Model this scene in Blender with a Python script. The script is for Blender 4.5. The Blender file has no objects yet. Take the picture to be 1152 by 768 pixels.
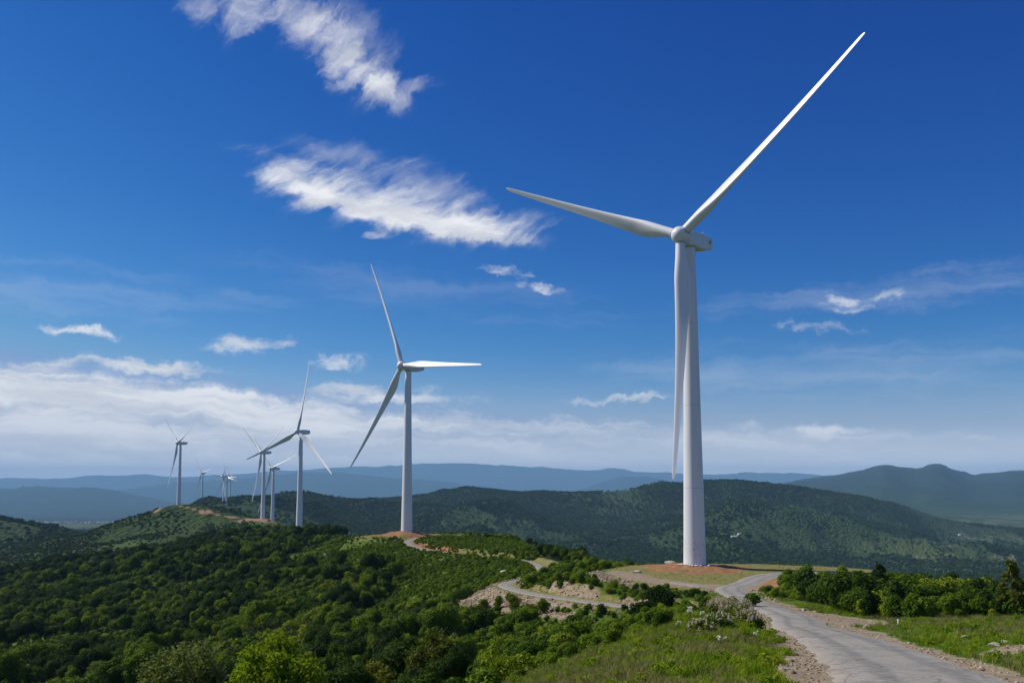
import bpy, math, random
import numpy as np
from mathutils import Matrix, Vector, Euler

R = math.radians
random.seed(7)
rng = np.random.default_rng(11)
S = bpy.context.scene
C = S.collection

# ------------------------------------------------------------------ camera
F, PITCH, HOR = 1000.0, R(5.0), 545.0          # focal length and horizon row of a 1152 px wide frame
CP, SP = math.cos(PITCH), math.sin(PITCH)
AXIS_ROW = HOR - F * math.tan(PITCH)
cam = bpy.data.cameras.new('camera')
cam.sensor_width = 36.0
cam.lens = F * 36.0 / 1152.0
cam.shift_y = (384.0 - (HOR - 0.0) + F * math.tan(PITCH)) * -1.0 / 1152.0 * -1.0
cam.shift_y = (AXIS_ROW - 384.0) / 1152.0
cam.clip_start, cam.clip_end = 0.3, 120000.0
co = bpy.data.objects.new('camera', cam)
C.objects.link(co)
co.rotation_euler = (R(90) + PITCH, 0, 0)
S.camera = co


def ray(px, py):
    """direction (dx, dz per unit of depth y) of a sight line"""
    u = (px - 576.0) / F
    v = (AXIS_ROW - py) / F
    y = CP - v * SP
    z = SP + v * CP
    return u / y, z / y


def at(px, py, Y):
    a, b = ray(px, py)
    return np.array([a * Y, Y, b * Y])


# ------------------------------------------------------------------ numpy noise
def _hash(ix, iy, seed):
    n = (ix.astype(np.int64) * 374761393 + iy.astype(np.int64) * 668265263 + seed * 1274126177) & 0xffffffff
    n = ((n ^ (n >> 13)) * 1274126177) & 0xffffffff
    return ((n ^ (n >> 16)) & 0xffff) / 65535.0


def vnoise(x, y, seed=0):
    ix, iy = np.floor(x), np.floor(y)
    fx, fy = x - ix, y - iy
    fx, fy = fx * fx * fx * (fx * (fx * 6 - 15) + 10), fy * fy * fy * (fy * (fy * 6 - 15) + 10)
    a, b = _hash(ix, iy, seed), _hash(ix + 1, iy, seed)
    c, d = _hash(ix, iy + 1, seed), _hash(ix + 1, iy + 1, seed)
    return (a * (1 - fx) + b * fx) * (1 - fy) + (c * (1 - fx) + d * fx) * fy


def fbm(x, y, oct=4, seed=0):
    s = np.zeros_like(x, dtype=float); a = 0.5; t = 0
    for i in range(oct):
        s += a * vnoise(x * 2 ** i + 17.3 * i, y * 2 ** i - 9.1 * i, seed + i); t += a; a *= 0.5
    return s / t


def ridged(x, y, oct=4, seed=0):
    s = np.zeros_like(x, dtype=float); a = 0.5; t = 0
    for i in range(oct):
        n = 1 - np.abs(2 * vnoise(x * 2 ** i + 31.7 * i, y * 2 ** i + 5.3 * i, seed + i) - 1)
        s += a * n * n; t += a; a *= 0.5
    return s / t


def sstep(e0, e1, x):
    t = np.clip((x - e0) / (e1 - e0), 0, 1)
    return t * t * (3 - 2 * t)


def pchip(xk, yk, x):
    """monotone cubic through (xk, yk[..., k]) sampled at x; yk is (n,) """
    xk = np.asarray(xk, float); yk = np.asarray(yk, float)
    h = np.diff(xk); d = np.diff(yk) / h
    m = np.zeros_like(yk)
    w1, w2 = 2 * h[1:] + h[:-1], h[1:] + 2 * h[:-1]
    ok = d[:-1] * d[1:] > 0
    with np.errstate(divide='ignore', invalid='ignore'):
        hm = (w1 + w2) / (w1 / d[:-1] + w2 / d[1:])
    m[1:-1] = np.where(ok, hm, 0)
    m[0], m[-1] = d[0], d[-1]
    i = np.clip(np.searchsorted(xk, x) - 1, 0, len(h) - 1)
    t = np.clip((x - xk[i]) / h[i], 0, 1)
    return ((2 * t**3 - 3 * t**2 + 1) * yk[i] + (t**3 - 2 * t**2 + t) * h[i] * m[i]
            + (-2 * t**3 + 3 * t**2) * yk[i + 1] + (t**3 - t**2) * h[i] * m[i + 1])


# ------------------------------------------------------------------ terrain: cross sections of the land at growing distance
# every line: distance, then (bearing, height) pairs written the way a surveyor reads them off a sighting grid
SECT = {
    30: [(-424, 930), (300, 890), (560, 815), (650, 783), (740, 770), (820, 767), (900, 772), (1000, 772), (1152, 766), (1576, 740)],
    45: [(-424, 980), (200, 900), (450, 835), (600, 782), (700, 748), (780, 731), (850, 728), (900, 740), (960, 742), (1050, 740), (1152, 733), (1576, 715)],
    60: [(-424, 960), (200, 880), (450, 815), (600, 762), (700, 722), (770, 701), (835, 697), (890, 716), (950, 719), (1040, 714), (1152, 712), (1576, 700)],
    87: [(-424, 940), (200, 855), (450, 800), (600, 752), (700, 713), (770, 690), (830, 687), (895, 700), (950, 700), (1040, 696), (1152, 695), (1576, 690)],
    115: [(-424, 910), (150, 840), (400, 785), (560, 745), (680, 711), (750, 692), (800, 683), (860, 684), (930, 683), (1040, 684), (1152, 688), (1576, 700)],
    140: [(-424, 890), (100, 820), (350, 770), (500, 740), (600, 716), (670, 700), (725, 689), (780, 683), (840, 676), (900, 675), (1000, 682), (1152, 696), (1576, 720)],
    165: [(-424, 870), (50, 800), (300, 755), (430, 733), (520, 714), (580, 699), (625, 686), (660, 677), (710, 671), (770, 664), (830, 664), (880, 668), (1000, 690), (1152, 710), (1576, 740)],
    190: [(-424, 850), (0, 785), (250, 744), (400, 720), (480, 706), (530, 690), (560, 673), (590, 665), (640, 656), (690, 650), (760, 650), (850, 652), (930, 664), (1000, 700), (1152, 725), (1576, 760)],
    215: [(-424, 830), (0, 770), (200, 738), (350, 712), (450, 690), (520, 676), (555, 664), (580, 656), (640, 646), (700, 641), (780, 638), (880, 638), (940, 648), (1000, 690), (1152, 735), (1576, 770)],
    250: [(-424, 800), (0, 752), (150, 733), (300, 710), (420, 688), (500, 666), (560, 650), (620, 637), (660, 635), (700, 643), (760, 660), (900, 690), (1000, 730), (1152, 770), (1576, 790)],
    300: [(-424, 775), (0, 727), (150, 708), (300, 684), (400, 664), (480, 648), (540, 635), (600, 627), (640, 632), (700, 662), (800, 720), (1000, 790), (1152, 820), (1576, 830)],
    360: [(-424, 750), (0, 706), (150, 687), (300, 661), (360, 645), (420, 627), (470, 617), (540, 613), (590, 615), (630, 630), (700, 690), (850, 770), (1152, 840), (1576, 850)],
    425: [(-424, 730), (0, 688), (150, 668), (250, 651), (330, 633), (390, 612), (430, 604), (458, 601), (520, 601), (560, 604), (600, 617), (650, 660), (750, 740), (1152, 840), (1576, 850)],
    520: [(-424, 710), (0, 668), (100, 652), (200, 633), (300, 618), (360, 611), (400, 608), (440, 616), (480, 626), (560, 650), (650, 700), (800, 770), (1152, 810), (1576, 820)],
    640: [(-424, 690), (0, 649), (60, 641), (130, 630), (200, 619), (270, 609), (330, 603), (380, 604), (420, 616), (480, 640), (600, 690), (800, 740), (1152, 765), (1576, 770)],
    730: [(-424, 685), (0, 655), (100, 641), (200, 622), (270, 606), (337, 597), (400, 608), (480, 640), (600, 680), (800, 720), (1152, 740), (1576, 745)],
    880: [(-424, 665), (0, 641), (100, 631), (200, 619), (280, 607), (340, 607), (400, 622), (600, 660), (1152, 700), (1576, 705)],
    1000: [(-424, 650), (0, 627), (60, 621), (120, 614), (170, 607), (230, 599), (280, 594), (308, 598), (350, 604), (420, 625), (600, 650), (1152, 680), (1576, 685)],
    1075: [(-424, 650), (0, 624), (60, 617), (120, 608), (170, 600), (203, 590), (230, 585), (270, 583), (296, 583), (330, 594), (400, 620), (600, 648), (1152, 675), (1576, 680)],
    1154: [(-424, 655), (0, 626), (66, 605), (90, 603), (104, 597), (139, 585), (167, 577), (184, 570), (203, 567), (226, 567), (250, 572), (280, 581), (300, 590), (309, 594), (350, 603), (400, 620), (600, 646), (1152, 668), (1576, 670)],
    1400: [(-424, 640), (0, 625), (100, 615), (200, 600), (260, 592), (300, 597), (400, 615), (600, 640), (1152, 660), (1576, 660)],
    1700: [(-424, 556), (-60, 577), (0, 584), (35, 591), (66, 598), (90, 605), (150, 606), (200, 599), (250, 584), (300, 592), (400, 605), (600, 630), (1152, 650), (1576, 650)],
    2220: [(-424, 590), (0, 605), (90, 606), (150, 601), (190, 591), (220, 577), (252, 571), (280, 571), (320, 579), (400, 592), (500, 600), (600, 612), (750, 622), (900, 628), (1000, 632), (1152, 640), (1576, 640)],
    2430: [(-424, 590), (0, 606), (100, 604), (180, 590), (215, 571), (229, 565), (250, 567), (300, 570), (350, 573), (400, 582), (600, 605), (800, 612), (1000, 622), (1152, 630), (1576, 632)],
    3050: [(-424, 600), (0, 600), (120, 598), (180, 588), (220, 575), (260, 564), (300, 562), (350, 561), (400, 566), (450, 567), (510, 565), (560, 572), (640, 581), (710, 586), (780, 575), (840, 559), (885, 558), (930, 568), (985, 583), (1040, 597), (1152, 612), (1576, 615)],
    3420: [(-424, 602), (0, 600), (120, 599), (180, 592), (220, 583), (260, 575), (300, 572), (350, 570), (400, 574), (450, 576), (560, 576), (640, 577), (710, 580), (780, 574), (840, 570), (900, 572), (950, 579), (1050, 594), (1152, 608), (1576, 612)],
    3800: [(-424, 598), (0, 597), (100, 596), (180, 590), (230, 577), (260, 568), (295, 564), (350, 561), (400, 563), (425, 563), (450, 560), (477, 556), (512, 551), (553, 550), (590, 552), (630, 553), (680, 552), (706, 550), (727, 544), (748, 540), (785, 540), (826, 538), (858, 541), (900, 546), (940, 552), (975, 558), (1005, 564), (1026, 570), (1044, 577), (1062, 582), (1100, 589), (1200, 597), (1576, 597)],
    5000: [(-424, 592), (0, 592), (200, 588), (300, 585), (450, 580), (800, 575), (950, 575), (1100, 585), (1152, 590), (1576, 592)],
    6000: [(-424, 588), (0, 588), (100, 588), (200, 586), (400, 580), (800, 575), (900, 574), (1000, 575), (1152, 580), (1576, 585)],
    11500: [(-424, 582), (0, 580), (200, 578), (600, 575), (800, 560), (850, 550), (897, 541), (940, 535), (969, 529), (997, 523), (1026, 527), (1055, 521), (1076, 529), (1094, 534), (1119, 532), (1137, 530), (1200, 531), (1300, 540), (1576, 550)],
    16500: [(-424, 548), (-100, 556), (0, 549), (35, 547), (70, 548), (110, 549), (140, 554), (170, 560), (200, 566), (300, 572), (600, 572), (850, 565), (1152, 556), (1576, 556)],
    19000: [(-424, 566), (200, 566), (1152, 562), (1576, 562)],
    22500: [(-424, 558), (100, 560), (130, 551), (190, 544), (250, 539), (330, 533), (380, 531), (420, 534), (450, 537), (485, 540), (520, 544), (560, 549), (600, 556), (640, 552), (690, 537), (703, 534), (735, 537), (790, 547), (850, 556), (1152, 552), (1576, 552)],
    26500: [(-424, 558), (1576, 556)],
    32000: [(-424, 545), (-100, 540), (0, 538), (70, 538), (100, 535), (160, 534), (188, 536), (262, 533), (310, 529), (350, 528), (380, 526), (432, 524), (467, 522), (526, 521), (588, 524), (660, 528), (692, 526), (717, 530), (757, 531), (794, 534), (847, 531), (900, 532), (930, 535), (1152, 540), (1576, 545)],
    40000: [(-424, 552), (1576, 552)],
    80000: [(-424, 550), (1576, 550)],
}
GG = np.arange(-424.0, 1577.0, 4.0)
YS = np.array([1.0, 4.0, 10.0, 18.0] + list(SECT))
ZT = np.zeros((len(YS), len(GG)))
for k, Y in enumerate(SECT):
    pts = [at(px, py, Y) for px, py in SECT[Y]]
    g = [576 + p[0] / Y * 1000 for p in pts]
    ZT[4 + k] = pchip(g, [p[2] for p in pts], GG)
near = np.clip(ZT[4], -8, -5.0)
for i, (base, t) in enumerate([(-4.2, 0.0), (-4.3, 0.0), (-4.7, 0.15), (-5.3, 0.45)]):
    ZT[i] = base * (1 - t) + near * t
LY = np.log(YS)
_h = np.diff(LY)[:, None]; _d = np.diff(ZT, axis=0) / _h
_m = np.zeros_like(ZT)
_w1, _w2 = 2 * _h[1:] + _h[:-1], _h[1:] + 2 * _h[:-1]
with np.errstate(divide='ignore', invalid='ignore'):
    _hm = (_w1 + _w2) / (_w1 / _d[:-1] + _w2 / _d[1:])
_m[1:-1] = np.where(_d[:-1] * _d[1:] > 0, _hm, 0)


def base_height(x, y):
    r = np.maximum(np.hypot(x, y), 1.0)
    a = np.arctan2(x, y)
    ac = np.clip(a, -R(45), R(45))
    D = r * np.cos(ac)
    g = 576 + 1000 * np.tan(ac)
    gi = np.clip((g - GG[0]) / 4.0, 0, len(GG) - 1.001)
    g0 = gi.astype(int); gf = gi - g0
    ly = np.clip(np.log(D), LY[0], LY[-1] - 1e-6)
    i = np.clip(np.searchsorted(LY, ly) - 1, 0, len(LY) - 2)
    h = _h[i, 0]; t = (ly - LY[i]) / h

    def T(A, k): return A[k, g0] * (1 - gf) + A[k, g0 + 1] * gf
    z = ((2 * t**3 - 3 * t**2 + 1) * T(ZT, i) + (t**3 - 2 * t**2 + t) * h * T(_m, i)
         + (-2 * t**3 + 3 * t**2) * T(ZT, i + 1) + (t**3 - t**2) * h * T(_m, i + 1))
    # the land behind the camera: both flanks meet gently
    back = np.clip((np.abs(a) - R(90)) / R(90), 0, 1)
    z = z * (1 - back) + (-0.02 * D - 5) * back
    # relief
    n1 = fbm(x / 9, y / 9, 3, 3) - 0.5
    n2 = fbm(x / 60, y / 60, 4, 9) - 0.5
    n3 = ridged(x / 520 + 0.9 * fbm(x / 500, y / 500, 3, 5), y / 1300 + 0.5 * fbm(x / 420, y / 420, 2, 6), 5, 21) - 0.6
    n4 = ridged(x / 1700, y / 1700, 5, 33) - 0.5
    z = z + n1 * 0.35 * sstep(15, 60, D) * (1 - sstep(260, 480, D))
    z = z + n2 * 2.4 * sstep(150, 500, D) * (1 - sstep(1500, 2500, D))
    z = z + n3 * 135 * sstep(1500, 2600, D) * (1 - 0.75 * sstep(3200, 3750, D)) * np.where(g < 480, 0.6, 1.0)
    n5 = ridged(x / 1000 + 1.2 * n4, y / 2600, 5, 37) - 0.5
    z = z + (n4 * 30 + n5 * 85) * sstep(5600, 8200, D) * (1 - sstep(36000, 43000, D))
    return z


# ------------------------------------------------------------------ roads and pads (points read off the sighting grid)
def P3(lst):
    return np.array([at(*p) for p in lst])


def smooth_line(pts, n=14):
    """Catmull-Rom"""
    p = np.vstack([2 * pts[0] - pts[1], pts, 2 * pts[-1] - pts[-2]])
    out = []
    for i in range(1, len(p) - 2):
        for t in np.linspace(0, 1, n, endpoint=False):
            out.append(0.5 * ((2 * p[i]) + (-p[i - 1] + p[i + 1]) * t + (2 * p[i - 1] - 5 * p[i] + 4 * p[i + 1] - p[i + 2]) * t * t
                              + (-p[i - 1] + 3 * p[i] - 3 * p[i + 1] + p[i + 2]) * t ** 3))
    out.append(p[-2])
    return np.array(out)


T1 = np.array([43.6, 215.4, -19.8])
T2 = np.array([-50.2, 424.5, -23.7])
main_pts = np.vstack([[[5.5, 3.0, -4.7], [8.4, 12.0, -5.2], [11.6, 22.0, -6.0]],
                      P3([(1037, 764, 32.5), (1000, 743, 42), (938, 715, 64), (902, 704, 75), (897, 696.5, 86), (884, 690, 97), (864, 683.5, 110), (838, 672.5, 140), (822, 662, 166)]),
                      [[47.5, 181, -19.65], [55.5, 196, -19.75], [65, 203, -19.8], [77, 207, -19.9]]])
main_line = smooth_line(main_pts)
spur_pts = np.vstack([P3([(830, 667, 153)]), [[39.5, 172, -19.6], [33, 182, -19.7], [26.5, 193, -19.75], [22, 206, -19.75]]])
spur_line = smooth_line(spur_pts)
low_pts = P3([(888, 695, 84), (862, 698, 92), (825, 692.5, 106), (790, 690, 119), (765, 687.5, 131), (707, 682, 153), (645, 674, 172), (600, 667.5, 187),
              (574, 661, 202), (569, 656.5, 213), (583, 653, 223), (604, 650, 233), (612, 641, 260), (592, 631, 300), (545, 626, 330), (500, 621.5, 348),
              (468, 615, 374), (459, 609.5, 395), (470, 605, 411), (500, 602.8, 419), (535, 601.8, 424), (570, 603.5, 430)])
low_line = smooth_line(low_pts)
far_track = smooth_line(P3([(203, 571, 1140), (222, 577, 1120), (240, 579, 1105), (262, 582, 1090), (290, 586, 1072)]), 6)


def line_dist(x, y, line):
    """distance, signed side (left +), z along the line"""
    best = np.full(x.shape, 1e9); side = np.zeros(x.shape); zz = np.zeros(x.shape); along = np.zeros(x.shape)
    inb = (x > line[:, 0].min() - 40) & (x < line[:, 0].max() + 40) & (y > line[:, 1].min() - 40) & (y < line[:, 1].max() + 40)
    if x.size > 50 and not inb.all():
        best[~inb] = 40.0; side[~inb] = 1.0
        if inb.any(): best[inb], side[inb], zz[inb], along[inb] = line_dist(x[inb], y[inb], line)
        return best, side, zz, along
    for i in range(len(line) - 1):
        a, b = line[i], line[i + 1]
        ex, ey = b[0] - a[0], b[1] - a[1]
        L2 = ex * ex + ey * ey + 1e-9
        t = np.clip(((x - a[0]) * ex + (y - a[1]) * ey) / L2, 0, 1)
        dx, dy = x - a[0] - ex * t, y - a[1] - ey * t
        d = np.hypot(dx, dy)
        m = d < best
        best = np.where(m, d, best)
        side = np.where(m, np.sign(ex * dy - ey * dx), side)
        zz = np.where(m, a[2] + (b[2] - a[2]) * t, zz)
        along = np.where(m, i + t, along)
    return best, side, zz, along


def poly_sdf(x, y, poly):
    """negative inside"""
    d = np.full(x.shape, 1e9); inside = np.zeros(x.shape, bool)
    n = len(poly)
    for i in range(n):
        a, b = poly[i], poly[(i + 1) % n]
        ex, ey = b[0] - a[0], b[1] - a[1]
        t = np.clip(((x - a[0]) * ex + (y - a[1]) * ey) / (ex * ex + ey * ey), 0, 1)
        d = np.minimum(d, np.hypot(x - a[0] - ex * t, y - a[1] - ey * t))
        c = ((a[1] > y) != (b[1] > y)) & (x < (b[0] - a[0]) * (y - a[1]) / (b[1] - a[1] + 1e-12) + a[0])
        inside ^= c
    return np.where(inside, -d, d)


PAD1 = [(21, 203), (24, 212), (30, 222), (44, 227), (62, 226), (80, 218), (86, 208), (72, 197), (60, 190), (52, 176), (44, 163), (37, 163), (30, 174), (24, 187)]
PAD2 = [(-72, 410), (-66, 428), (-50, 434), (-30, 432), (-6, 434), (-2, 424), (-20, 416), (-42, 410), (-58, 402)]


def height(x, y):
    x = np.asarray(x, float); y = np.asarray(y, float)
    z = base_height(x, y)
    m = (np.hypot(x, y) < 520) & (y > -5)
    if m.any():
        xs, ys, zs = x[m], y[m], z[m]
        wob = (fbm(xs / 6, ys / 6, 3, 70) - 0.5)
        d = poly_sdf(xs, ys, PAD1) + wob * 2.0
        w = 1 - sstep(0.3, 5.5, d); zs = zs * (1 - w) + (-19.85) * w
        d = poly_sdf(xs, ys, PAD2) + wob * 3.0
        w = 1 - sstep(0.3, 9, d); zs = zs * (1 - w) + (-23.75) * w
        for line, hw, bl in ((low_line, 2.6, 3.2), (spur_line, 2.6, 2.5), (main_line, 3.7, 4.0)):
            d, s, zl, al = line_dist(xs, ys, line)
            w = 1 - sstep(hw, hw + bl, d + wob * 1.2 * sstep(hw, hw + 1, d))
            zs = zs * (1 - w) + (zl - 0.08) * w
        # low rise of excavated earth round the towers
        for t, rr, hh in ((T1, 14.5, 0.8), (T2, 15.0, 1.7)):
            dd = np.hypot((xs - t[0]) * 1.0, ys - t[1] + 1)
            ra = 1 - sstep(3.5, rr, dd + wob * 4)
            keep = sstep(2.9, 5.5, line_dist(xs, ys, main_line)[0]) * sstep(2.9, 5.0, line_dist(xs, ys, low_line)[0])
            zs = zs + hh * ra * keep * (0.45 + 1.1 * fbm(xs / 2.2, ys / 2.2, 3, 81))
        # heaps of sandy spoil along the cut above the lower road
        d, s, zl, al = line_dist(xs, ys, low_line)
        heap = np.exp(-((d - 5.0) / 1.7) ** 2) * (s < 0) * sstep(134, 142, ys) * (1 - sstep(222, 232, ys)) * (xs < 30)
        zs = zs + heap * 1.25 * sstep(0.42, 0.7, fbm(xs / 7, ys / 7, 2, 91))
        # bank of red earth right of the junction
        bx = np.exp(-(((xs - 52.5) / 6) ** 2 + ((ys - 167) / 11) ** 2)) * sstep(2.8, 5.5, line_dist(xs, ys, main_line)[0])
        zs = zs + bx * 2.2 * (0.75 + 0.5 * fbm(xs / 3, ys / 3, 3, 95))
        z = z.copy(); z[m] = zs
    return z


def hz(x, y):
    return float(height(np.array([x]), np.array([y]))[0])


# ------------------------------------------------------------------ node helpers
class N:
    def __init__(s, tree):
        s.t = tree; s.n = tree.nodes; s.l = tree.links

    def new(s, kind, **kw):
        o = s.n.new(kind)
        for k, v in kw.items(): setattr(o, k, v)
        return o

    def put(s, sock, v):
        if isinstance(v, bpy.types.NodeSocket): s.l.new(v, sock)
        elif v is not None: sock.default_value = v

    def m(s, op, a, b=None, c=None, clamp=False):
        o = s.n.new('ShaderNodeMath'); o.operation = op; o.use_clamp = clamp
        s.put(o.inputs[0], a)
        if b is not None: s.put(o.inputs[1], b)
        if c is not None: s.put(o.inputs[2], c)
        return o.outputs[0]

    def vm(s, op, a, b=None):
        o = s.n.new('ShaderNodeVectorMath'); o.operation = op
        s.put(o.inputs[0], a)
        if b is not None: s.put(o.inputs[1], b)
        return o.outputs[0]

    def noise(s, vec, scale, detail=4, rough=0.55, dist=0.0, col=False, dim='3D'):
        o = s.n.new('ShaderNodeTexNoise'); o.noise_dimensions = dim
        s.put(o.inputs['Vector'], vec)
        o.inputs['Scale'].default_value = scale; o.inputs['Detail'].default_value = detail
        o.inputs['Roughness'].default_value = rough; o.inputs['Distortion'].default_value = dist
        return o.outputs[1 if col else 0]

    def ss(s, x, e0, e1, lo=0.0, hi=1.0):
        o = s.n.new('ShaderNodeMapRange'); o.interpolation_type = 'SMOOTHSTEP'
        s.put(o.inputs['Value'], x); s.put(o.inputs['From Min'], e0); s.put(o.inputs['From Max'], e1)
        s.put(o.inputs['To Min'], lo); s.put(o.inputs['To Max'], hi)
        return o.outputs[0]

    def mix(s, f, a, b, blend='MIX'):
        o = s.n.new('ShaderNodeMix'); o.data_type = 'RGBA'; o.blend_type = blend
        s.put(o.inputs['Factor'], f)
        s.put(o.inputs[6], a if isinstance(a, bpy.types.NodeSocket) else (*a, 1) if len(a) == 3 else a)
        s.put(o.inputs[7], b if isinstance(b, bpy.types.NodeSocket) else (*b, 1) if len(b) == 3 else b)
        return o.outputs[2]

    def ramp(s, f, stops):
        o = s.n.new('ShaderNodeValToRGB'); e = o.color_ramp.elements
        while len(e) < len(stops): e.new(0.5)
        for i, (p, c) in enumerate(stops):
            e[i].position = p; e[i].color = (*c, 1)
        s.put(o.inputs[0], f)
        return o.outputs[0]

    def comb(s, x, y, z=0.0):
        o = s.n.new('ShaderNodeCombineXYZ')
        s.put(o.inputs[0], x); s.put(o.inputs[1], y); s.put(o.inputs[2], z)
        return o.outputs[0]


def material(name):
    m = bpy.data.materials.new(name); m.use_nodes = True
    n = N(m.node_tree)
    b = m.node_tree.nodes['Principled BSDF']
    return m, n, b


def bump(n, b, h, strength, distance):
    o = n.new('ShaderNodeBump'); o.inputs['Strength'].default_value = strength; o.inputs['Distance'].default_value = distance
    n.put(o.inputs['Height'], h); n.l.new(o.outputs[0], b.inputs['Normal'])


def plain(name, col, rough=0.6, spec=0.3, vary=0.12, scale=3.0):
    m, n, b = material(name)
    tc = n.new('ShaderNodeTexCoord').outputs['Object']
    f = n.noise(tc, scale, 4)
    n.put(b.inputs['Base Color'], n.mix(f, tuple(c * (1 - vary) for c in col), tuple(min(1, c * (1 + vary)) for c in col)))
    b.inputs['Roughness'].default_value = rough
    b.inputs['Specular IOR Level'].default_value = spec
    return m


def leaf_mat(name, stops, trans=0.3, warm=None):
    m, n, b = material(name)
    oi = n.new('ShaderNodeObjectInfo')
    tc = n.new('ShaderNodeTexCoord').outputs['Object']
    f1 = n.noise(tc, 0.9, 3)
    f = n.m('ADD', n.m('MULTIPLY', oi.outputs['Random'], 0.62), n.m('MULTIPLY', f1, 0.38))
    col = n.ramp(f, stops)
    n.put(b.inputs['Base Color'], col)
    b.inputs['Roughness'].default_value = 0.62
    b.inputs['Specular IOR Level'].default_value = 0.04
    tr = n.new('ShaderNodeBsdfTranslucent')
    n.put(tr.inputs['Color'], n.mix(1.0, col, (1.25, 1.15, 0.35), 'MULTIPLY'))
    mx = n.new('ShaderNodeMixShader'); mx.inputs[0].default_value = trans
    n.l.new(b.outputs[0], mx.inputs[1]); n.l.new(tr.outputs[0], mx.inputs[2])
    n.l.new(mx.outputs[0], n.n['Material Output'].inputs['Surface'])
    return m


M = {}
M['bark'] = plain('bark', (0.10, 0.075, 0.055), 0.9, 0.1, 0.4, 6)
M['pale_bark'] = plain('pale_bark', (0.33, 0.28, 0.22), 0.9, 0.1, 0.3, 5)
M['forest'] = leaf_mat('forest_leaves', [(0.12, (0.024, 0.052, 0.005)), (0.42, (0.072, 0.128, 0.006)), (0.68, (0.145, 0.212, 0.009)), (0.9, (0.245, 0.285, 0.014))], 0.16)
M['shrub'] = leaf_mat('shrub_leaves', [(0.12, (0.026, 0.058, 0.005)), (0.38, (0.072, 0.132, 0.006)), (0.6, (0.128, 0.205, 0.010)), (0.8, (0.190, 0.250, 0.013)), (0.92, (0.255, 0.275, 0.022))], 0.2)
M['far'] = leaf_mat('far_leaves', [(0.1, (0.018, 0.042, 0.008)), (0.5, (0.036, 0.070, 0.012)), (0.9, (0.066, 0.105, 0.018))], 0.1)
M['lime'] = leaf_mat('lime_leaves', [(0.2, (0.14, 0.23, 0.010)), (0.8, (0.28, 0.36, 0.018))], 0.4)
M['sage'] = leaf_mat('sage_leaves', [(0.2, (0.085, 0.130, 0.028)), (0.8, (0.160, 0.205, 0.060))], 0.3)
M['olive'] = leaf_mat('olive_leaves', [(0.2, (0.080, 0.110, 0.014)), (0.8, (0.170, 0.185, 0.026))], 0.3)
M['deep'] = leaf_mat('deep_leaves', [(0.2, (0.018, 0.042, 0.006)), (0.8, (0.046, 0.088, 0.010))], 0.2)
M['grass'] = leaf_mat('grass_blades', [(0.1, (0.095, 0.175, 0.008)), (0.5, (0.190, 0.290, 0.014)), (0.9, (0.320, 0.370, 0.040))], 0.35)
M['dry_grass'] = leaf_mat('dry_grass_blades', [(0.1, (0.12, 0.15, 0.035)), (0.6, (0.22, 0.22, 0.075)), (0.9, (0.34, 0.30, 0.15))], 0.3)
M['plume'] = leaf_mat('dry_flower_heads', [(0.1, (0.46, 0.38, 0.29)), (0.9, (0.70, 0.64, 0.54))], 0.2)
M['petal'] = leaf_mat('white_petals', [(0.1, (0.70, 0.70, 0.62)), (0.9, (0.82, 0.82, 0.76))], 0.2)
M['stone'] = plain('pale_stone', (0.38, 0.33, 0.27), 0.9, 0.15, 0.35, 2.5)


def stone_mat(name, stops):
    m, n, b = material(name)
    oi = n.new('ShaderNodeObjectInfo')
    tc = n.new('ShaderNodeTexCoord').outputs['Object']
    f = n.m('ADD', n.m('MULTIPLY', oi.outputs['Random'], 0.6), n.m('MULTIPLY', n.noise(tc, 2.0, 4), 0.4))
    n.put(b.inputs['Base Color'], n.ramp(f, stops))
    b.inputs['Roughness'].default_value = 0.92; b.inputs['Specular IOR Level'].default_value = 0.12
    return m


M['scree'] = stone_mat('scree_stone', [(0.1, (0.16, 0.115, 0.070)), (0.5, (0.30, 0.235, 0.150)), (0.9, (0.44, 0.37, 0.28))])

# turbine paint, with grime low on the tower
m, n, b = material('turbine_paint')
tc = n.new('ShaderNodeTexCoord').outputs['Object']
sep = n.new('ShaderNodeSeparateXYZ'); n.put(sep.inputs[0], tc)
streak = n.noise(n.vm('MULTIPLY', tc, (1.6, 1.6, 0.05)), 1.0, 5, 0.6)
base = n.mix(n.ss(streak, 0.35, 0.75), (0.75, 0.75, 0.74), (0.83, 0.83, 0.82))
n.put(b.inputs['Base Color'], base)
b.inputs['Roughness'].default_value = 0.38; b.inputs['Specular IOR Level'].default_value = 0.45
M['paint'] = m
m, n, b = material('tower_paint')
tc = n.new('ShaderNodeTexCoord').outputs['Object']
sep = n.new('ShaderNodeSeparateXYZ'); n.put(sep.inputs[0], tc)
streak = n.noise(n.vm('MULTIPLY', tc, (1.6, 1.6, 0.05)), 1.0, 5, 0.6)
base = n.mix(n.ss(streak, 0.35, 0.75), (0.75, 0.75, 0.74), (0.83, 0.83, 0.82))
band = n.m('MULTIPLY', n.ss(sep.outputs[2], 1.5, 4.0), n.ss(sep.outputs[2], 8.5, 5.0))
sm = n.noise(n.vm('MULTIPLY', tc, (0.9, 0.9, 1.9)), 1.3, 6, 0.7)
base = n.mix(n.m('MULTIPLY', n.m('MULTIPLY', band, n.ss(sm, 0.52, 0.66)), 0.55), base, (0.30, 0.27, 0.24))
seam = n.m('LESS_THAN', n.m('ABSOLUTE', n.m('SUBTRACT', n.m('MODULO', sep.outputs[2], 20.0), 19.0)), 0.07)
base = n.mix(n.m('MULTIPLY', seam, 0.5), base, (0.35, 0.35, 0.35))
foot = n.ss(n.m('ADD', sep.outputs[2], n.m('MULTIPLY', sm, 1.5)), 1.8, 0.4)
base = n.mix(n.m('MULTIPLY', foot, 0.45), base, (0.42, 0.30, 0.20))
n.put(b.inputs['Base Color'], base)
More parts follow.
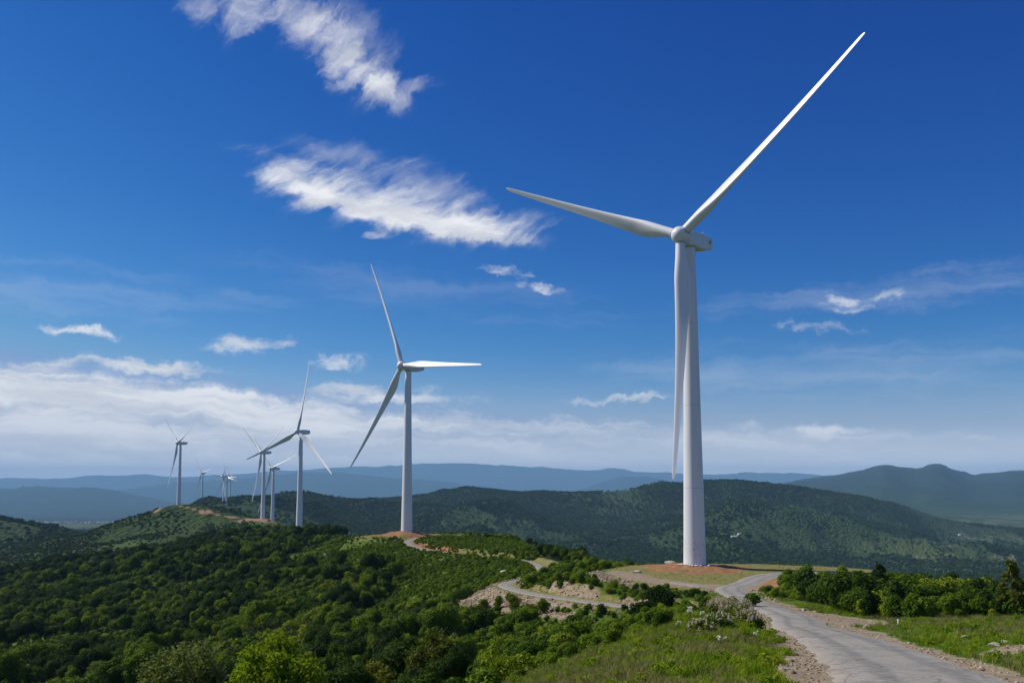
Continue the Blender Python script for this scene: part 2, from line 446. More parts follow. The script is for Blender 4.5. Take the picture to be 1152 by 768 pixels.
b.inputs['Roughness'].default_value = 0.38; b.inputs['Specular IOR Level'].default_value = 0.45
M['tower'] = m
M['dark_metal'] = plain('dark_metal', (0.10, 0.10, 0.105), 0.5, 0.5)
M['grey_paint'] = plain('grey_paint', (0.42, 0.43, 0.44), 0.5, 0.4)
M['concrete'] = plain('concrete', (0.42, 0.36, 0.29), 0.9, 0.2, 0.2, 2)
M['house_wall'] = plain('house_wall', (0.78, 0.77, 0.74), 0.8, 0.2)
M['town_wall'] = plain('town_wall', (0.50, 0.48, 0.45), 0.8, 0.2)
M['house_roof'] = plain('house_roof', (0.55, 0.52, 0.50), 0.8, 0.2)

# road: worn pale asphalt with tyre paths and patches
m, n, b = material('worn_asphalt')
geo = n.new('ShaderNodeNewGeometry').outputs['Position']
uv = n.new('ShaderNodeUVMap').outputs[0]
sep = n.new('ShaderNodeSeparateXYZ'); n.put(sep.inputs[0], uv)
big = n.noise(geo, 0.16, 4); fine = n.noise(geo, 9.0, 5, 0.7); mid = n.noise(geo, 1.1, 5, 0.65)
col = n.ramp(n.m('ADD', n.m('MULTIPLY', big, 0.5), n.m('MULTIPLY', mid, 0.5)), [(0.3, (0.175, 0.160, 0.130)), (0.5, (0.255, 0.235, 0.195)), (0.72, (0.350, 0.322, 0.270))])
col = n.mix(n.ss(fine, 0.42, 0.66, 0.0, 0.65), col, (0.40, 0.375, 0.325))
sx = n.m('ADD', sep.outputs[0], n.m('MULTIPLY', n.m('SUBTRACT', mid, 0.5), 0.06))
tr = n.m('MAXIMUM', n.ss(n.m('ABSOLUTE', n.m('SUBTRACT', sx, 0.30)), 0.10, 0.02), n.ss(n.m('ABSOLUTE', n.m('SUBTRACT', sx, 0.72)), 0.10, 0.02))
col = n.mix(n.m('MULTIPLY', tr, 0.5), col, (0.13, 0.126, 0.118))
longs = n.noise(n.comb(n.m('MULTIPLY', sep.outputs[0], 9.0), n.m('MULTIPLY', sep.outputs[1], 0.10)), 1.0, 5, 0.6)
col = n.mix(n.ss(longs, 0.52, 0.72, 0.0, 0.5), col, (0.30, 0.292, 0.28))
edge = n.ss(n.m('ABSOLUTE', n.m('SUBTRACT', sx, 0.5)), 0.34, 0.5)
col = n.mix(n.m('MULTIPLY', edge, n.ss(mid, 0.30, 0.55)), col, (0.36, 0.31, 0.24))
pat = n.noise(geo, 0.42, 5, 0.7)
col = n.mix(n.ss(pat, 0.54, 0.64, 0.0, 0.55), col, (0.125, 0.12, 0.11))
col = n.mix(n.ss(n.noise(geo, 2.2, 7, 0.78), 0.50, 0.66, 0.0, 0.7), col, (0.38, 0.345, 0.29))
col = n.mix(n.m('MULTIPLY', n.ss(n.noise(geo, 28.0, 3, 0.7), 0.62, 0.72), 0.6), col, (0.10, 0.098, 0.092))
crk = n.new('ShaderNodeTexVoronoi', feature='DISTANCE_TO_EDGE'); n.put(crk.inputs['Vector'], n.vm('ADD', geo, n.noise(geo, 0.8, 3, col=True)))
crk.inputs['Scale'].default_value = 0.28
col = n.mix(n.m('MULTIPLY', n.ss(crk.outputs[0], 0.016, 0.004), 0.5), col, (0.08, 0.08, 0.08))
n.put(b.inputs['Base Color'], col)
b.inputs['Roughness'].default_value = 0.88; b.inputs['Specular IOR Level'].default_value = 0.2
bump(n, b, fine, 0.5, 0.02)
M['road'] = m

# ground
m, n, b = material('ground')
geo = n.new('ShaderNodeNewGeometry').outputs['Position']
vz = n.new('ShaderNodeVertexColor', layer_name='zone'); zs_ = n.new('ShaderNodeSeparateColor'); n.put(zs_.inputs[0], vz.outputs[0])
vf = n.new('ShaderNodeVertexColor', layer_name='zone_far'); zf_ = n.new('ShaderNodeSeparateColor'); n.put(zf_.inputs[0], vf.outputs[0])
n1 = n.noise(geo, 0.9, 5, 0.65); n2 = n.noise(geo, 0.07, 5, 0.6); n3 = n.noise(geo, 5.0, 4, 0.7)
n4 = n.noise(geo, 0.012, 5, 0.6); n5 = n.noise(geo, 0.0016, 5, 0.6)
grass = n.ramp(n.m('ADD', n.m('MULTIPLY', n1, 0.45), n.m('MULTIPLY', n2, 0.55)), [(0.3, (0.040, 0.080, 0.009)), (0.5, (0.080, 0.135, 0.016)), (0.7, (0.135, 0.165, 0.034))])
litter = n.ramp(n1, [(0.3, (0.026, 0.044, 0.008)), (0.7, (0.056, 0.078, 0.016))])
dirt = n.ramp(n.m('ADD', n.m('MULTIPLY', n1, 0.6), n.m('MULTIPLY', n3, 0.4)), [(0.3, (0.19, 0.082, 0.034)), (0.48, (0.28, 0.142, 0.066)), (0.62, (0.34, 0.205, 0.105)), (0.78, (0.37, 0.29, 0.18))])
rock = n.ramp(n.m('ADD', n.m('MULTIPLY', n1, 0.5), n.m('MULTIPLY', n3, 0.5)), [(0.3, (0.14, 0.10, 0.060)), (0.5, (0.28, 0.22, 0.145)), (0.7, (0.42, 0.36, 0.27))])
dry = n.ramp(n.m('ADD', n.m('MULTIPLY', n1, 0.6), n.m('MULTIPLY', n3, 0.4)), [(0.3, (0.105, 0.12, 0.030)), (0.5, (0.20, 0.185, 0.062)), (0.7, (0.30, 0.25, 0.115))])
jit = n.m('MULTIPLY', n.m('SUBTRACT', n1, 0.5), 0.9)


def zone(ch): return n.ss(n.m('ADD', ch, n.m('MULTIPLY', jit, n.m('MULTIPLY', n.ss(ch, 0.0, 0.25), n.ss(ch, 1.0, 0.75)))), 0.3, 0.7)


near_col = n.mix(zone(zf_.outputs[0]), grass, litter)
near_col = n.mix(zone(zs_.outputs[2]), near_col, dry)
near_col = n.mix(zone(zs_.outputs[0]), near_col, dirt)
near_col = n.mix(zone(zs_.outputs[1]), near_col, rock)
cro = n.new('ShaderNodeTexVoronoi'); n.put(cro.inputs['Vector'], geo); cro.inputs['Scale'].default_value = 0.11
farg = n.ramp(n.m('ADD', n.m('MULTIPLY', n4, 0.55), n.m('MULTIPLY', cro.outputs[0], 0.45)), [(0.25, (0.050, 0.078, 0.022)), (0.5, (0.034, 0.060, 0.016)), (0.75, (0.018, 0.036, 0.010))])
farg = n.mix(n.ss(n5, 0.52, 0.66, 0.0, 0.55), farg, (0.075, 0.098, 0.034))
fields = n.ramp(n4, [(0.35, (0.06, 0.105, 0.030)), (0.55, (0.13, 0.15, 0.060)), (0.72, (0.25, 0.22, 0.14))])
farg = n.mix(n.m('MULTIPLY', zf_.outputs[2], n.ss(n.noise(geo, 0.006, 4), 0.42, 0.6)), farg, fields)
ln_ = n.new('ShaderNodeVectorMath', operation='LENGTH'); n.put(ln_.inputs[0], geo)
farg = n.mix(n.ss(ln_.outputs['Value'], 6500.0, 9500.0), farg, n.mix(n4, (0.012, 0.026, 0.018), (0.030, 0.048, 0.028)))
col = n.mix(zf_.outputs[1], near_col, farg)
n.put(b.inputs['Base Color'], col)
b.inputs['Roughness'].default_value = 0.95; b.inputs['Specular IOR Level'].default_value = 0.08
hgt = n.m('ADD', n.m('MULTIPLY', n.m('MULTIPLY', n.m('SUBTRACT', 1.0, cro.outputs[0]), zf_.outputs[1]), 9.0),
          n.m('ADD', n.m('MULTIPLY', n1, 0.25), n.m('MULTIPLY', n3, 0.10)))
bump(n, b, hgt, 0.8, 1.0)
M['ground'] = m


# ------------------------------------------------------------------ mesh helpers
def link_mesh(name, V, Fc, mats, parent=None, smooth=False, midx=None):
    """V (n,3) array; Fc list of tuples or (m,k) array; linked as one object"""
    me = bpy.data.meshes.new(name)
    V = np.asarray(V, float)
    if isinstance(Fc, np.ndarray):
        k = Fc.shape[1]
        me.vertices.add(len(V)); me.vertices.foreach_set('co', V.ravel())
        me.loops.add(Fc.size); me.loops.foreach_set('vertex_index', Fc.ravel().astype(np.int32))
        me.polygons.add(len(Fc)); me.polygons.foreach_set('loop_start', np.arange(0, Fc.size, k, dtype=np.int32))
        me.polygons.foreach_set('loop_total', np.full(len(Fc), k, np.int32))
        me.update(calc_edges=True)
    else:
        me.from_pydata(V.tolist(), [], Fc)
    for mt in (mats if isinstance(mats, (list, tuple)) else [mats]): me.materials.append(mt)
    if midx is not None: me.polygons.foreach_set('material_index', np.asarray(midx, np.int32))
    if smooth: me.polygons.foreach_set('use_smooth', np.ones(len(me.polygons), bool))
    me.update()
    o = bpy.data.objects.new(name, me)
    if parent is not False: C.objects.link(o)
    if parent: o.parent = parent
    return o


def empty(name, loc=(0, 0, 0), rz=0.0):
    o = bpy.data.objects.new(name, None); C.objects.link(o)
    o.location = loc; o.rotation_euler = (0, 0, rz); o.empty_display_size = 0.5
    return o


def tag(o, label, cat, group=None, kind=None):
    if label: o['label'] = label
    if cat: o['category'] = cat
    if group: o['group'] = group
    if kind: o['kind'] = kind
    return o


def copy_tree(o, parent=None):
    c = o.copy(); C.objects.link(c)
    if parent: c.parent = parent
    for ch in o.children: copy_tree(ch, c)
    return c


def lathe(prof, seg=32, axis='z', cap=True):
    V, Fc = [], []
    for (r, h) in prof:
        for k in range(seg):
            a = 2 * math.pi * k / seg
            V.append((r * math.cos(a), r * math.sin(a), h))
    for i in range(len(prof) - 1):
        for k in range(seg):
            k2 = (k + 1) % seg
            Fc.append((i * seg + k, i * seg + k2, (i + 1) * seg + k2, (i + 1) * seg + k))
    if cap:
        Fc.append(tuple(range(seg - 1, -1, -1)))
        Fc.append(tuple((len(prof) - 1) * seg + k for k in range(seg)))
    return V, Fc


def tube(path, radii, seg=7):
    """open polyline tube with tapering radius"""
    V, Fc = [], []
    path = [Vector(p) for p in path]
    for i, p in enumerate(path):
        d = (path[min(i + 1, len(path) - 1)] - path[max(i - 1, 0)]).normalized()
        a = d.orthogonal().normalized(); bb = d.cross(a)
        if i:
            a = (pa - d * pa.dot(d)).normalized(); bb = d.cross(a)
        pa = a
        for k in range(seg):
            t = 2 * math.pi * k / seg
            V.append(tuple(p + (a * math.cos(t) + bb * math.sin(t)) * radii[i]))
    for i in range(len(path) - 1):
        for k in range(seg):
            k2 = (k + 1) % seg
            Fc.append((i * seg + k, i * seg + k2, (i + 1) * seg + k2, (i + 1) * seg + k))
    Fc.append(tuple(range(seg - 1, -1, -1))); Fc.append(tuple((len(path) - 1) * seg + k for k in range(seg)))
    return V, Fc


def merge(parts):
    V, Fc = [], []
    for v, f in parts:
        o = len(V); V += [tuple(p) for p in v]; Fc += [tuple(i + o for i in q) for q in f]
    return V, Fc


def box(x0, x1, y0, y1, z0, z1):
    V = [(x0, y0, z0), (x1, y0, z0), (x1, y1, z0), (x0, y1, z0), (x0, y0, z1), (x1, y0, z1), (x1, y1, z1), (x0, y1, z1)]
    return V, [(0, 3, 2, 1), (4, 5, 6, 7), (0, 1, 5, 4), (1, 2, 6, 5), (2, 3, 7, 6), (3, 0, 4, 7)]


# ------------------------------------------------------------------ the ground sheet
def make_ground():
    fine = np.linspace(-R(40), R(40), 760)
    coarse = np.linspace(R(40), 2 * math.pi - R(40), 74)[1:-1]
    ang = np.concatenate([fine, coarse])
    rr = [1.5]
    while rr[-1] < 78000:
        r = rr[-1]
        rr.append(r * (1.0125 if r < 20 else 1.0070 if r < 480 else 1.0095 if r < 33000 else 1.03))
    rr = np.array(rr)
    A, Q = np.meshgrid(ang, rr)
    x, y = (Q * np.sin(A)).ravel(), (Q * np.cos(A)).ravel()
    z = height(x, y)
    na, nr = len(ang), len(rr)
    i = np.arange(nr - 1)[:, None] * na + np.arange(na)[None]
    j = np.arange(nr - 1)[:, None] * na + (np.arange(na)[None] + 1) % na
    Fc = np.stack([i, j, j + na, i + na], -1).reshape(-1, 4)[:, ::-1]
    V = np.stack([x, y, z], 1)
    V = np.vstack([V, [[0, 0, float(z[:na].mean())]]])
    o = link_mesh('ground', V, np.ascontiguousarray(Fc), M['ground'], smooth=True)
    tag(o, None, None, kind='structure')
    # zones
    x, y = V[:, 0], V[:, 1]
    nv = len(x)
    Z = np.zeros((nv, 4), np.float32); Z[:, 3] = 1
    W = np.zeros((nv, 4), np.float32); W[:, 3] = 1
    r = np.hypot(x, y)
    g = 576 + 1000 * x / np.maximum(y, 1)
    W[:, 0] = forest_mask(x, y)
    W[:, 1] = sstep(900, 1250, r)
    m = (r < 520) & (y > 0)
    dirt, rock, dry, keep = zones_near(x[m], y[m])
    Z[m, 0], Z[m, 1], Z[m, 2] = dirt, rock, dry
    W[m, 0] *= keep
    # earthworks on the far ridge
    mf = (r > 900) & (r < 1300) & (y > 0)
    d = line_dist(x[mf], y[mf], far_track)[0]
    bare = np.maximum(1 - sstep(1.5, 4.5, d), 0)
    for (px, py, Y, rad) in ((296, 584, 1066, 22), (281, 586, 1060, 18), (308, 594, 1150, 16), (322, 588, 1085, 12), (233, 578, 1108, 9), (262, 583, 1088, 7), (178, 573, 1150, 9), (171, 578, 1148, 8)):
        p = at(px, py, Y)
        bare = np.maximum(bare, 1 - sstep(0.5, 1.2, np.hypot((x[mf] - p[0]) / rad, (y[mf] - p[1]) / (rad * 1.6)) + (fbm(x[mf] / 14, y[mf] / 14, 3, 51) - .5) * .9))
    Z[mf, 0] = bare * 0.8; Z[mf, 1] = bare * 0.5
    W[mf, 1] *= (1 - bare)
    # farmland in the valleys
    W[:, 2] = 0.6 * sstep(1900, 2500, r) * (1 - sstep(9000, 11000, r)) * (sstep(-150, -215, z_of(V)) * (r < 5200) + sstep(-170, -215, z_of(V)) * (r >= 5200))
    for nm, arr in (('zone', Z), ('zone_far', W)):
        a = o.data.color_attributes.new(nm, 'FLOAT_COLOR', 'POINT')
        a.data.foreach_set('color', arr.ravel())
    return o


def z_of(V): return V[:, 2]


def zones_near(x, y):
    """bare red earth, stones, dry grass, and where no leaf litter lies"""
    wob = fbm(x / 5, y / 5, 3, 60) - 0.5
    dm = line_dist(x, y, main_line)[0]
    dl, sl, zl, al = line_dist(x, y, low_line)
    p1 = poly_sdf(x, y, PAD1); p2 = poly_sdf(x, y, PAD2)
    t1 = np.hypot(x - T1[0], y - T1[1] + 1); t2 = np.hypot(x - T2[0], y - T2[1])
    dirt = (1 - sstep(9.5, 17, t1 + wob * 14)) * (0.55 + 0.6 * fbm(x / 3, y / 2, 3, 63))
    dirt = np.maximum(dirt, (1 - sstep(11, 19, t2 + wob * 9)) * 0.95)
    dirt = np.maximum(dirt, np.exp(-(((x - 52) / 7) ** 2 + ((y - 166) / 11) ** 2)) * 1.5 * sstep(2.5, 4, dm))
    dirt = np.maximum(dirt, (1 - sstep(3.5, 8, dl + wob * 4)) * sstep(340, 352, y) * (1 - sstep(396, 408, y)) * 0.9)
    dirt = np.clip(dirt, 0, 1)
    sm_ = line_dist(x, y, main_line)[1]
    rock = (1 - sstep(np.where(sm_ > 0, 4.2, 3.5), np.where(sm_ > 0, 6.4, 5.0), dm + wob * 2.2)) * (1 - sstep(120, 160, y)) * sstep(2, 3, dm)
    right = (dm > 2.5) & (y < 110)
    rock = np.maximum(rock, (sl > 0) * sstep(2.3, 3.2, dl) * (1 - sstep(9, 13.5, dl + wob * 5)) * sstep(136, 146, y) * (1 - sstep(226, 236, y)) * (x < 32) * (1 - 0.75 * sstep(7, 13, x + wob * 9)))
    rock = np.maximum(rock, (sl < 0) * sstep(2.5, 3.0, dl) * (1 - sstep(3.6, 5.4, dl + wob * 4)) * sstep(.36, .5, fbm(x / 7, y / 7, 2, 91)) * sstep(130, 138, y) * (1 - sstep(226, 234, y)) * (x < 32) * 0.9)
    rock = np.maximum(rock, sstep(0.2, 1.2, p1) * (1 - sstep(5, 7.5, p1 + wob * 3)) * (x < 46) * (y < 207))
    # sand at the fork of the roads
    fk = np.hypot((x - 25.5) / 3.2, (y - 90) / 9)
    rock = np.maximum(rock, (1 - sstep(0.6, 1.1, fk + wob)) * sstep(2.3, 3, dm))
    fk = np.hypot((x - 32.2) / 4.6, (y - 90) / 13)
    rock = np.maximum(rock, (1 - sstep(0.6, 1.1, fk + wob)) * sstep(1.9, 2.5, dm))
    fk = np.hypot((x - 27.2) / 3.0, (y - 47) / 2.6)
    rock = np.maximum(rock, (1 - sstep(0.6, 1.1, fk + wob)) * 0.8)
    ds = line_dist(x, y, spur_line)[0]
    rock = np.maximum(rock, (p1 < 0) * (1 - sstep(2.2, 7.0, ds + wob * 5)) * 0.75)
    dry = (p1 < 1.5) * (0.62 + 0.38 * sstep(0.30, 0.45, fbm(x / 9, y / 9, 3, 64)))
    g = 576 + 1000 * x / np.maximum(y, 1)
    dry = np.maximum(dry, sstep(0.40, 0.62, fbm(x / 3.5, y / 3.5, 4, 66) + 0.28 * (1 - sstep(640, 800, g))) * (y < 45) * (g < 900))
    dry = np.maximum(dry, (1 - sstep(4.5, 7, dl + wob * 4)) * sstep(100, 110, y) * (y < 420) * 0.7)
    dry = np.maximum(dry, (p2 < 4) * 0.6)
    keep = sstep(4.5, 7, np.minimum(dm, dl)) * sstep(0, 5, np.minimum(p1, p2))
    return dirt, np.clip(rock, 0, 1), np.clip(dry, 0, 1), keep


def forest_mask(x, y):
    """1 where closed forest stands, 0 where shrub or grass"""
    r = np.hypot(x, y); g = 576 + 1000 * x / np.maximum(y, 1)
    n1 = fbm(x / 70, y / 70, 4, 40)
    # left wood
    f = (1 - sstep(360, 430, g + (n1 - .5) * 240 + 70 * sstep(250, 420, r))) * sstep(85, 110, r)
    f *= sstep(.34, .40, fbm(x / 45, y / 45, 3, 46))
    f = np.maximum(f, (1 - sstep(420, 560, g + (n1 - .5) * 120)) * sstep(60, 80, r) * (1 - sstep(150, 190, r)))
    # knoll below the second turbine and right slopes
    f = np.maximum(f, sstep(585, 615, g + (n1 - .5) * 60) * sstep(250, 280, r) * (1 - sstep(900, 1100, r)))
    f = np.maximum(f, sstep(930, 970, g) * sstep(120, 145, r))
    return np.clip(f, 0, 1)


ground = make_ground()


# ------------------------------------------------------------------ road sheets
def strip(name, line, width, seed, lift=0.05, kind='structure', w_end=None, taper=None):
    d = np.gradient(line[:, :2], axis=0); d /= np.linalg.norm(d, axis=1)[:, None] + 1e-9
    nrm = np.stack([-d[:, 1], d[:, 0]], 1)
    # resample evenly
    s = np.concatenate([[0], np.cumsum(np.linalg.norm(np.diff(line, axis=0), axis=1))])
    t = np.arange(0, s[-1], 0.45)
    P = np.stack([np.interp(t, s, line[:, k]) for k in range(3)], 1)
    Nn = np.stack([np.interp(t, s, nrm[:, k]) for k in range(2)], 1); Nn /= np.linalg.norm(Nn, axis=1)[:, None]
    K = 9
    V, UV = [], []
    wl = width / 2 * (1 + 0.16 * (fbm(t / 5, t * 0 + 3, 4, seed) - .5) + 0.20 * (fbm(t / 0.9, t * 0 + 9, 3, seed) - .5))
    wr = width / 2 * (1 + 0.16 * (fbm(t / 5, t * 0 + 23, 4, seed + 5) - .5) + 0.20 * (fbm(t / 0.9, t * 0 + 29, 3, seed) - .5))
    if taper:
        k = np.interp(P[:, 1], *taper); wl *= k; wr *= k
    if w_end:
        k = np.interp(t / t[-1], [0, 1], [1, w_end]); wl *= k; wr *= k
    for k in range(K):
        u = k / (K - 1)
        off = wl * (1 - 2 * u) if u < .5 else wr * (1 - 2 * u)
        crown = 0.05 * (1 - (2 * u - 1) ** 2)
        edge = -0.15 if k in (0, K - 1) else 0
        V.append(np.stack([P[:, 0] + Nn[:, 0] * off, P[:, 1] + Nn[:, 1] * off, P[:, 2] + lift + crown + edge], 1))
        UV.append(np.stack([np.full(len(t), u), t], 1))
    V = np.stack(V, 1).reshape(-1, 3); UV = np.stack(UV, 1).reshape(-1, 2)
    nT = len(t)
    i = (np.arange(nT - 1)[:, None] * K + np.arange(K - 1)[None])
    Fc = np.stack([i, i + K, i + K + 1, i + 1], -1).reshape(-1, 4)
    o = link_mesh(name, V, np.ascontiguousarray(Fc), M['road'], smooth=True)
    uvl = o.data.uv_layers.new(name='UVMap')
    uvl.data.foreach_set('uv', UV[Fc.ravel()].ravel())
    o['kind'] = kind
    return o


strip('road', main_line, 6.4, 1, 0.05, taper=([30, 58, 76, 120, 160, 200], [1, 1, .76, .74, .86, 1]))
strip('road', spur_line[:30], 4.6, 2, 0.035, w_end=0.45)
strip('road', low_line[6:], 3.5, 3, 0.03)


# ------------------------------------------------------------------ wind turbines
def blade_mesh():
    L = 59.0
    # span fraction: chord, relative thickness, twist, how round
    st = [(0.018, 2.35, 1.0, 16, 1.0), (0.05, 2.35, 1.0, 16, 1.0), (0.09, 2.7, 0.78, 15.5, 0.7), (0.14, 3.55, 0.56, 14.5, 0.3), (0.19, 4.15, 0.42, 13, 0.08), (0.24, 3.95, 0.36, 11, 0.0), (0.32, 3.4, 0.31, 8.5, 0),
          (0.42, 2.8, 0.28, 6, 0), (0.54, 2.3, 0.26, 4, 0), (0.66, 1.88, 0.24, 2.3, 0), (0.78, 1.5, 0.23, 1, 0), (0.88, 1.2, 0.22, 0.2, 0), (0.95, 0.95, 0.21, -.3, 0), (0.985, 0.75, 0.2, -.5, 0), (1.0, 0.36, 0.2, -.5, 0)]
    f, ch, th, tw, rd = [np.array(v) for v in zip(*st)]
    ff = np.concatenate([np.linspace(0.018, 0.34, 26), np.linspace(0.34, 0.94, 26)[1:], np.linspace(0.94, 1.0, 8)[1:]])
    K = 28
    V = []
    for s in ff:
        c, t, w, q = [float(pchip(f, a, np.array([s]))[0]) for a in (ch, th, tw, rd)]
        ring = []
        for k in range(K):
            a = 2 * math.pi * k / K
            cx, cy = 0.5 * math.cos(a), 0.5 * math.sin(a)          # circle, leading edge +x
            xx = 0.5 * (1 + math.cos(a))                            # 1 leading .. 0 trailing
            xl = 1 - xx
            yt = 5 * t * (0.2969 * math.sqrt(xl) - 0.126 * xl - 0.3516 * xl ** 2 + 0.2843 * xl ** 3 - 0.1036 * xl ** 4)
            camb = 0.05 * 4 * xl * (1 - xl)
            ax, ay = xx - 0.68, (yt if math.sin(a) >= 0 else -yt) + camb
            X = (cx * q + ax * (1 - q)) * c
            Yy = (cy * q + ay * (1 - q)) * c
            tr = R(w + 17.0 * (1 - q))
            ring.append((X * math.cos(tr) + Yy * math.sin(tr), -X * math.sin(tr) + Yy * math.cos(tr) - 3.0 * s ** 2.2, s * L))
        V += ring
    Fc = []
    for i in range(len(ff) - 1):
        for k in range(K):
            k2 = (k + 1) % K
            Fc.append((i * K + k, i * K + k2, (i + 1) * K + k2, (i + 1) * K + k))
    Fc.append(tuple(range(K - 1, -1, -1))); Fc.append(tuple((len(ff) - 1) * K + k for k in range(K)))
    return V, Fc


def fix_normals(o):
    import bmesh
    bm = bmesh.new(); bm.from_mesh(o.data)
    bmesh.ops.recalc_face_normals(bm, faces=bm.faces); bm.to_mesh(o.data); bm.free()


def autosmooth(o, ang=35):
    import bmesh
    bm = bmesh.new(); bm.from_mesh(o.data)
    for fce in bm.faces: fce.smooth = True
    for e in bm.edges:
        if len(e.link_faces) == 2 and e.calc_face_angle(0) > R(ang): e.smooth = False
    bm.to_mesh(o.data); bm.free()


def loft_box(sections, n=24, p=5.0):
    """rounded box along y: sections (y, half width, z0, z1)"""
    V, Fc = [], []
    for (y, hw, z0, z1) in sections:
        for k in range(n):
            a = 2 * math.pi * (k + .5) / n
            ca, sa = math.cos(a), math.sin(a)
            sx = math.copysign(abs(ca) ** (2 / p), ca); sz = math.copysign(abs(sa) ** (2 / p), sa)
            V.append((hw * sx, y, (z0 + z1) / 2 + (z1 - z0) / 2 * sz))
    for i in range(len(sections) - 1):
        for k in range(n):
            k2 = (k + 1) % n
            Fc.append((i * n + k, i * n + k2, (i + 1) * n + k2, (i + 1) * n + k))
    Fc.append(tuple(range(n - 1, -1, -1))); Fc.append(tuple((len(sections) - 1) * n + k for k in range(n)))
    return V, Fc


HUB_H, OVER = 80.0, 4.0
bl_src = link_mesh('blade', *blade_mesh(), M['paint'], parent=False)
fix_normals(bl_src); autosmooth(bl_src, 50)


def make_turbine():
    root = empty('wind_turbine')
    prof = [(2.72, -1.5), (2.72, 0.0), (2.70, 0.4)]
    for k in range(1, 21):
        t = k / 20
        prof.append((2.70 - 1.24 * t ** 0.92, 0.4 + 77.7 * t))
    o = link_mesh('tower', *lathe(prof, 56), M['tower'], root); autosmooth(o)
    o = link_mesh('yaw_ring', *lathe([(1.52, 77.9), (1.62, 78.0), (1.62, 78.5), (1.52, 78.65)], 40), M['grey_paint'], root); autosmooth(o)
    nac = link_mesh('nacelle', *loft_box([(-2.35, 1.25, 78.6, 81.2), (-2.1, 1.5, 78.4, 81.6), (-1.2, 1.7, 78.25, 81.95), (0.5, 1.78, 78.2, 82.05), (3.0, 1.82, 78.1, 82.15), (5.4, 1.80, 78.25, 82.05), (7.9, 1.74, 78.85, 81.9), (8.5, 1.68, 79.1, 81.85), (8.7, 1.5, 79.3, 81.7)], p=7.0), M['paint'], root)
    fix_normals(nac); autosmooth(nac, 45)
    link_mesh('weather_mast', *merge([tube([(0.5, 5.6, 81.85), (0.5, 5.6, 83.1)], [.06, .05]), tube([(0.1, 5.6, 82.95), (0.95, 5.6, 82.95)], [.04, .04]),
                                      tube([(-0.7, 6.2, 81.8), (-0.7, 6.2, 82.7)], [.06, .05]), box(-0.95, 0.95, 4.6, 5.3, 81.85, 82.1)]), M['grey_paint'], nac)
    for sx in (-1, 1):
        v_, f_ = merge([box(sx * 1.77 - .03, sx * 1.77 + .03, 6.6, 7.5, 80.1 + .18 * q, 80.2 + .18 * q) for q in range(5)])
        link_mesh('vent', v_, f_, M['dark_metal'], nac)
    # hub: spinner round the tilted axis
    tilt = R(5)
    base = Matrix.Translation((0, -OVER * math.cos(tilt), HUB_H + OVER * math.sin(tilt))) @ Matrix.Rotation(-tilt, 4, 'X')
    v, f = lathe([(1.55, -1.75), (1.85, -1.6), (2.1, -0.9), (2.14, -0.1), (2.06, 0.7), (1.82, 1.4), (1.38, 1.95), (0.8, 2.3), (0.2, 2.42)], 40)
    hub = link_mesh('hub', [tuple(Matrix.Rotation(R(90), 4, 'X') @ Vector(p)) for p in v], f, M['paint'], root)
    autosmooth(hub, 60)
    hub.matrix_local = base
    for k in range(3):
        b = bpy.data.objects.new('blade', bl_src.data); C.objects.link(b); b.parent = root
        col = link_mesh('root_collar', *lathe([(1.19, 1.75), (1.25, 1.85), (1.25, 2.15), (1.19, 2.25)], 32), M['grey_paint'], b); autosmooth(col)
    return root


def set_turbine(o, loc, yaw, tilt, phase, cone=0.0, trim=((0, 1), (0, 1), (0, 1))):
    o.location = loc; o.rotation_euler = (0, 0, R(yaw))
    k = 0
    tl = R(5)
    base = Matrix.Translation((0, -OVER * math.cos(tl), HUB_H + OVER * math.sin(tl)))
    for c in sorted([c for c in o.children if c.name.split('.')[0] == 'blade'], key=lambda c: c.name):
        th = 90 - (phase + 120 * k + trim[k][0]); ln = trim[k][1]; k += 1
        c.matrix_local = base @ Matrix.Rotation(-R(tilt), 4, 'X') @ Matrix.Rotation(R(th), 4, 'Y') @ Matrix.Rotation(R(cone), 4, 'X') @ Matrix.Diagonal((1, 1, ln, 1))


turb0 = make_turbine()
TURB = [  # location, yaw, tilt, phase, cone, label
    (tuple(T1 + np.array([0.2, 0, 0])), -42.7, 5.1, 35.8, 1.9, 'largest white wind turbine, standing on red earth beside the road fork'),
    (tuple(T2 + np.array([0.3, 0, 0])), -44.6, 2.1, -5.4, 0, 'second nearest white wind turbine, on a grassy knoll with a curving dirt road'),
    ((-173.4, 729.8, -37.0), -33.4, 7.4, 82.6, 0, 'tallest wind turbine of the distant row, one blade nearly upright, rising behind the forest edge'),
    ((-298.8, 1073, -41.5), -46.3, 6.5, 28.0, 0, 'white wind turbine on bare brown earth just left of the tallest distant one'),
    ((-310.5, 1160, -59.5), -42, 5, 15.6, 0, 'shorter looking wind turbine standing lower between two taller ones of the distant row'),
    ((-430.4, 1154, -26.5), -46.9, 5.7, 22.8, 0, 'leftmost wind turbine, on the grassy crest of the distant green hill'),
    ((-842, 2427, -49), -40.9, 5.2, 131.8, 0, 'small far wind turbine second from the left, just behind the green hill crest'),
    ((-711, 2224, -61), -41.1, 4.5, 109.8, 0, 'small far wind turbine in the middle of the tight cluster behind the green hill'),
    ((-962, 3048, -54), -47.3, 4.4, -1.4, 0, 'smallest and farthest wind turbine, rightmost of the tight cluster of three'),
    ((-714, 2209, -60), -44.1, 3.3, 53.8, 0, 'small far wind turbine leftmost of the tight cluster of three behind the green hill'),
]
turbs = [turb0] + [copy_tree(turb0) for _ in TURB[1:]]
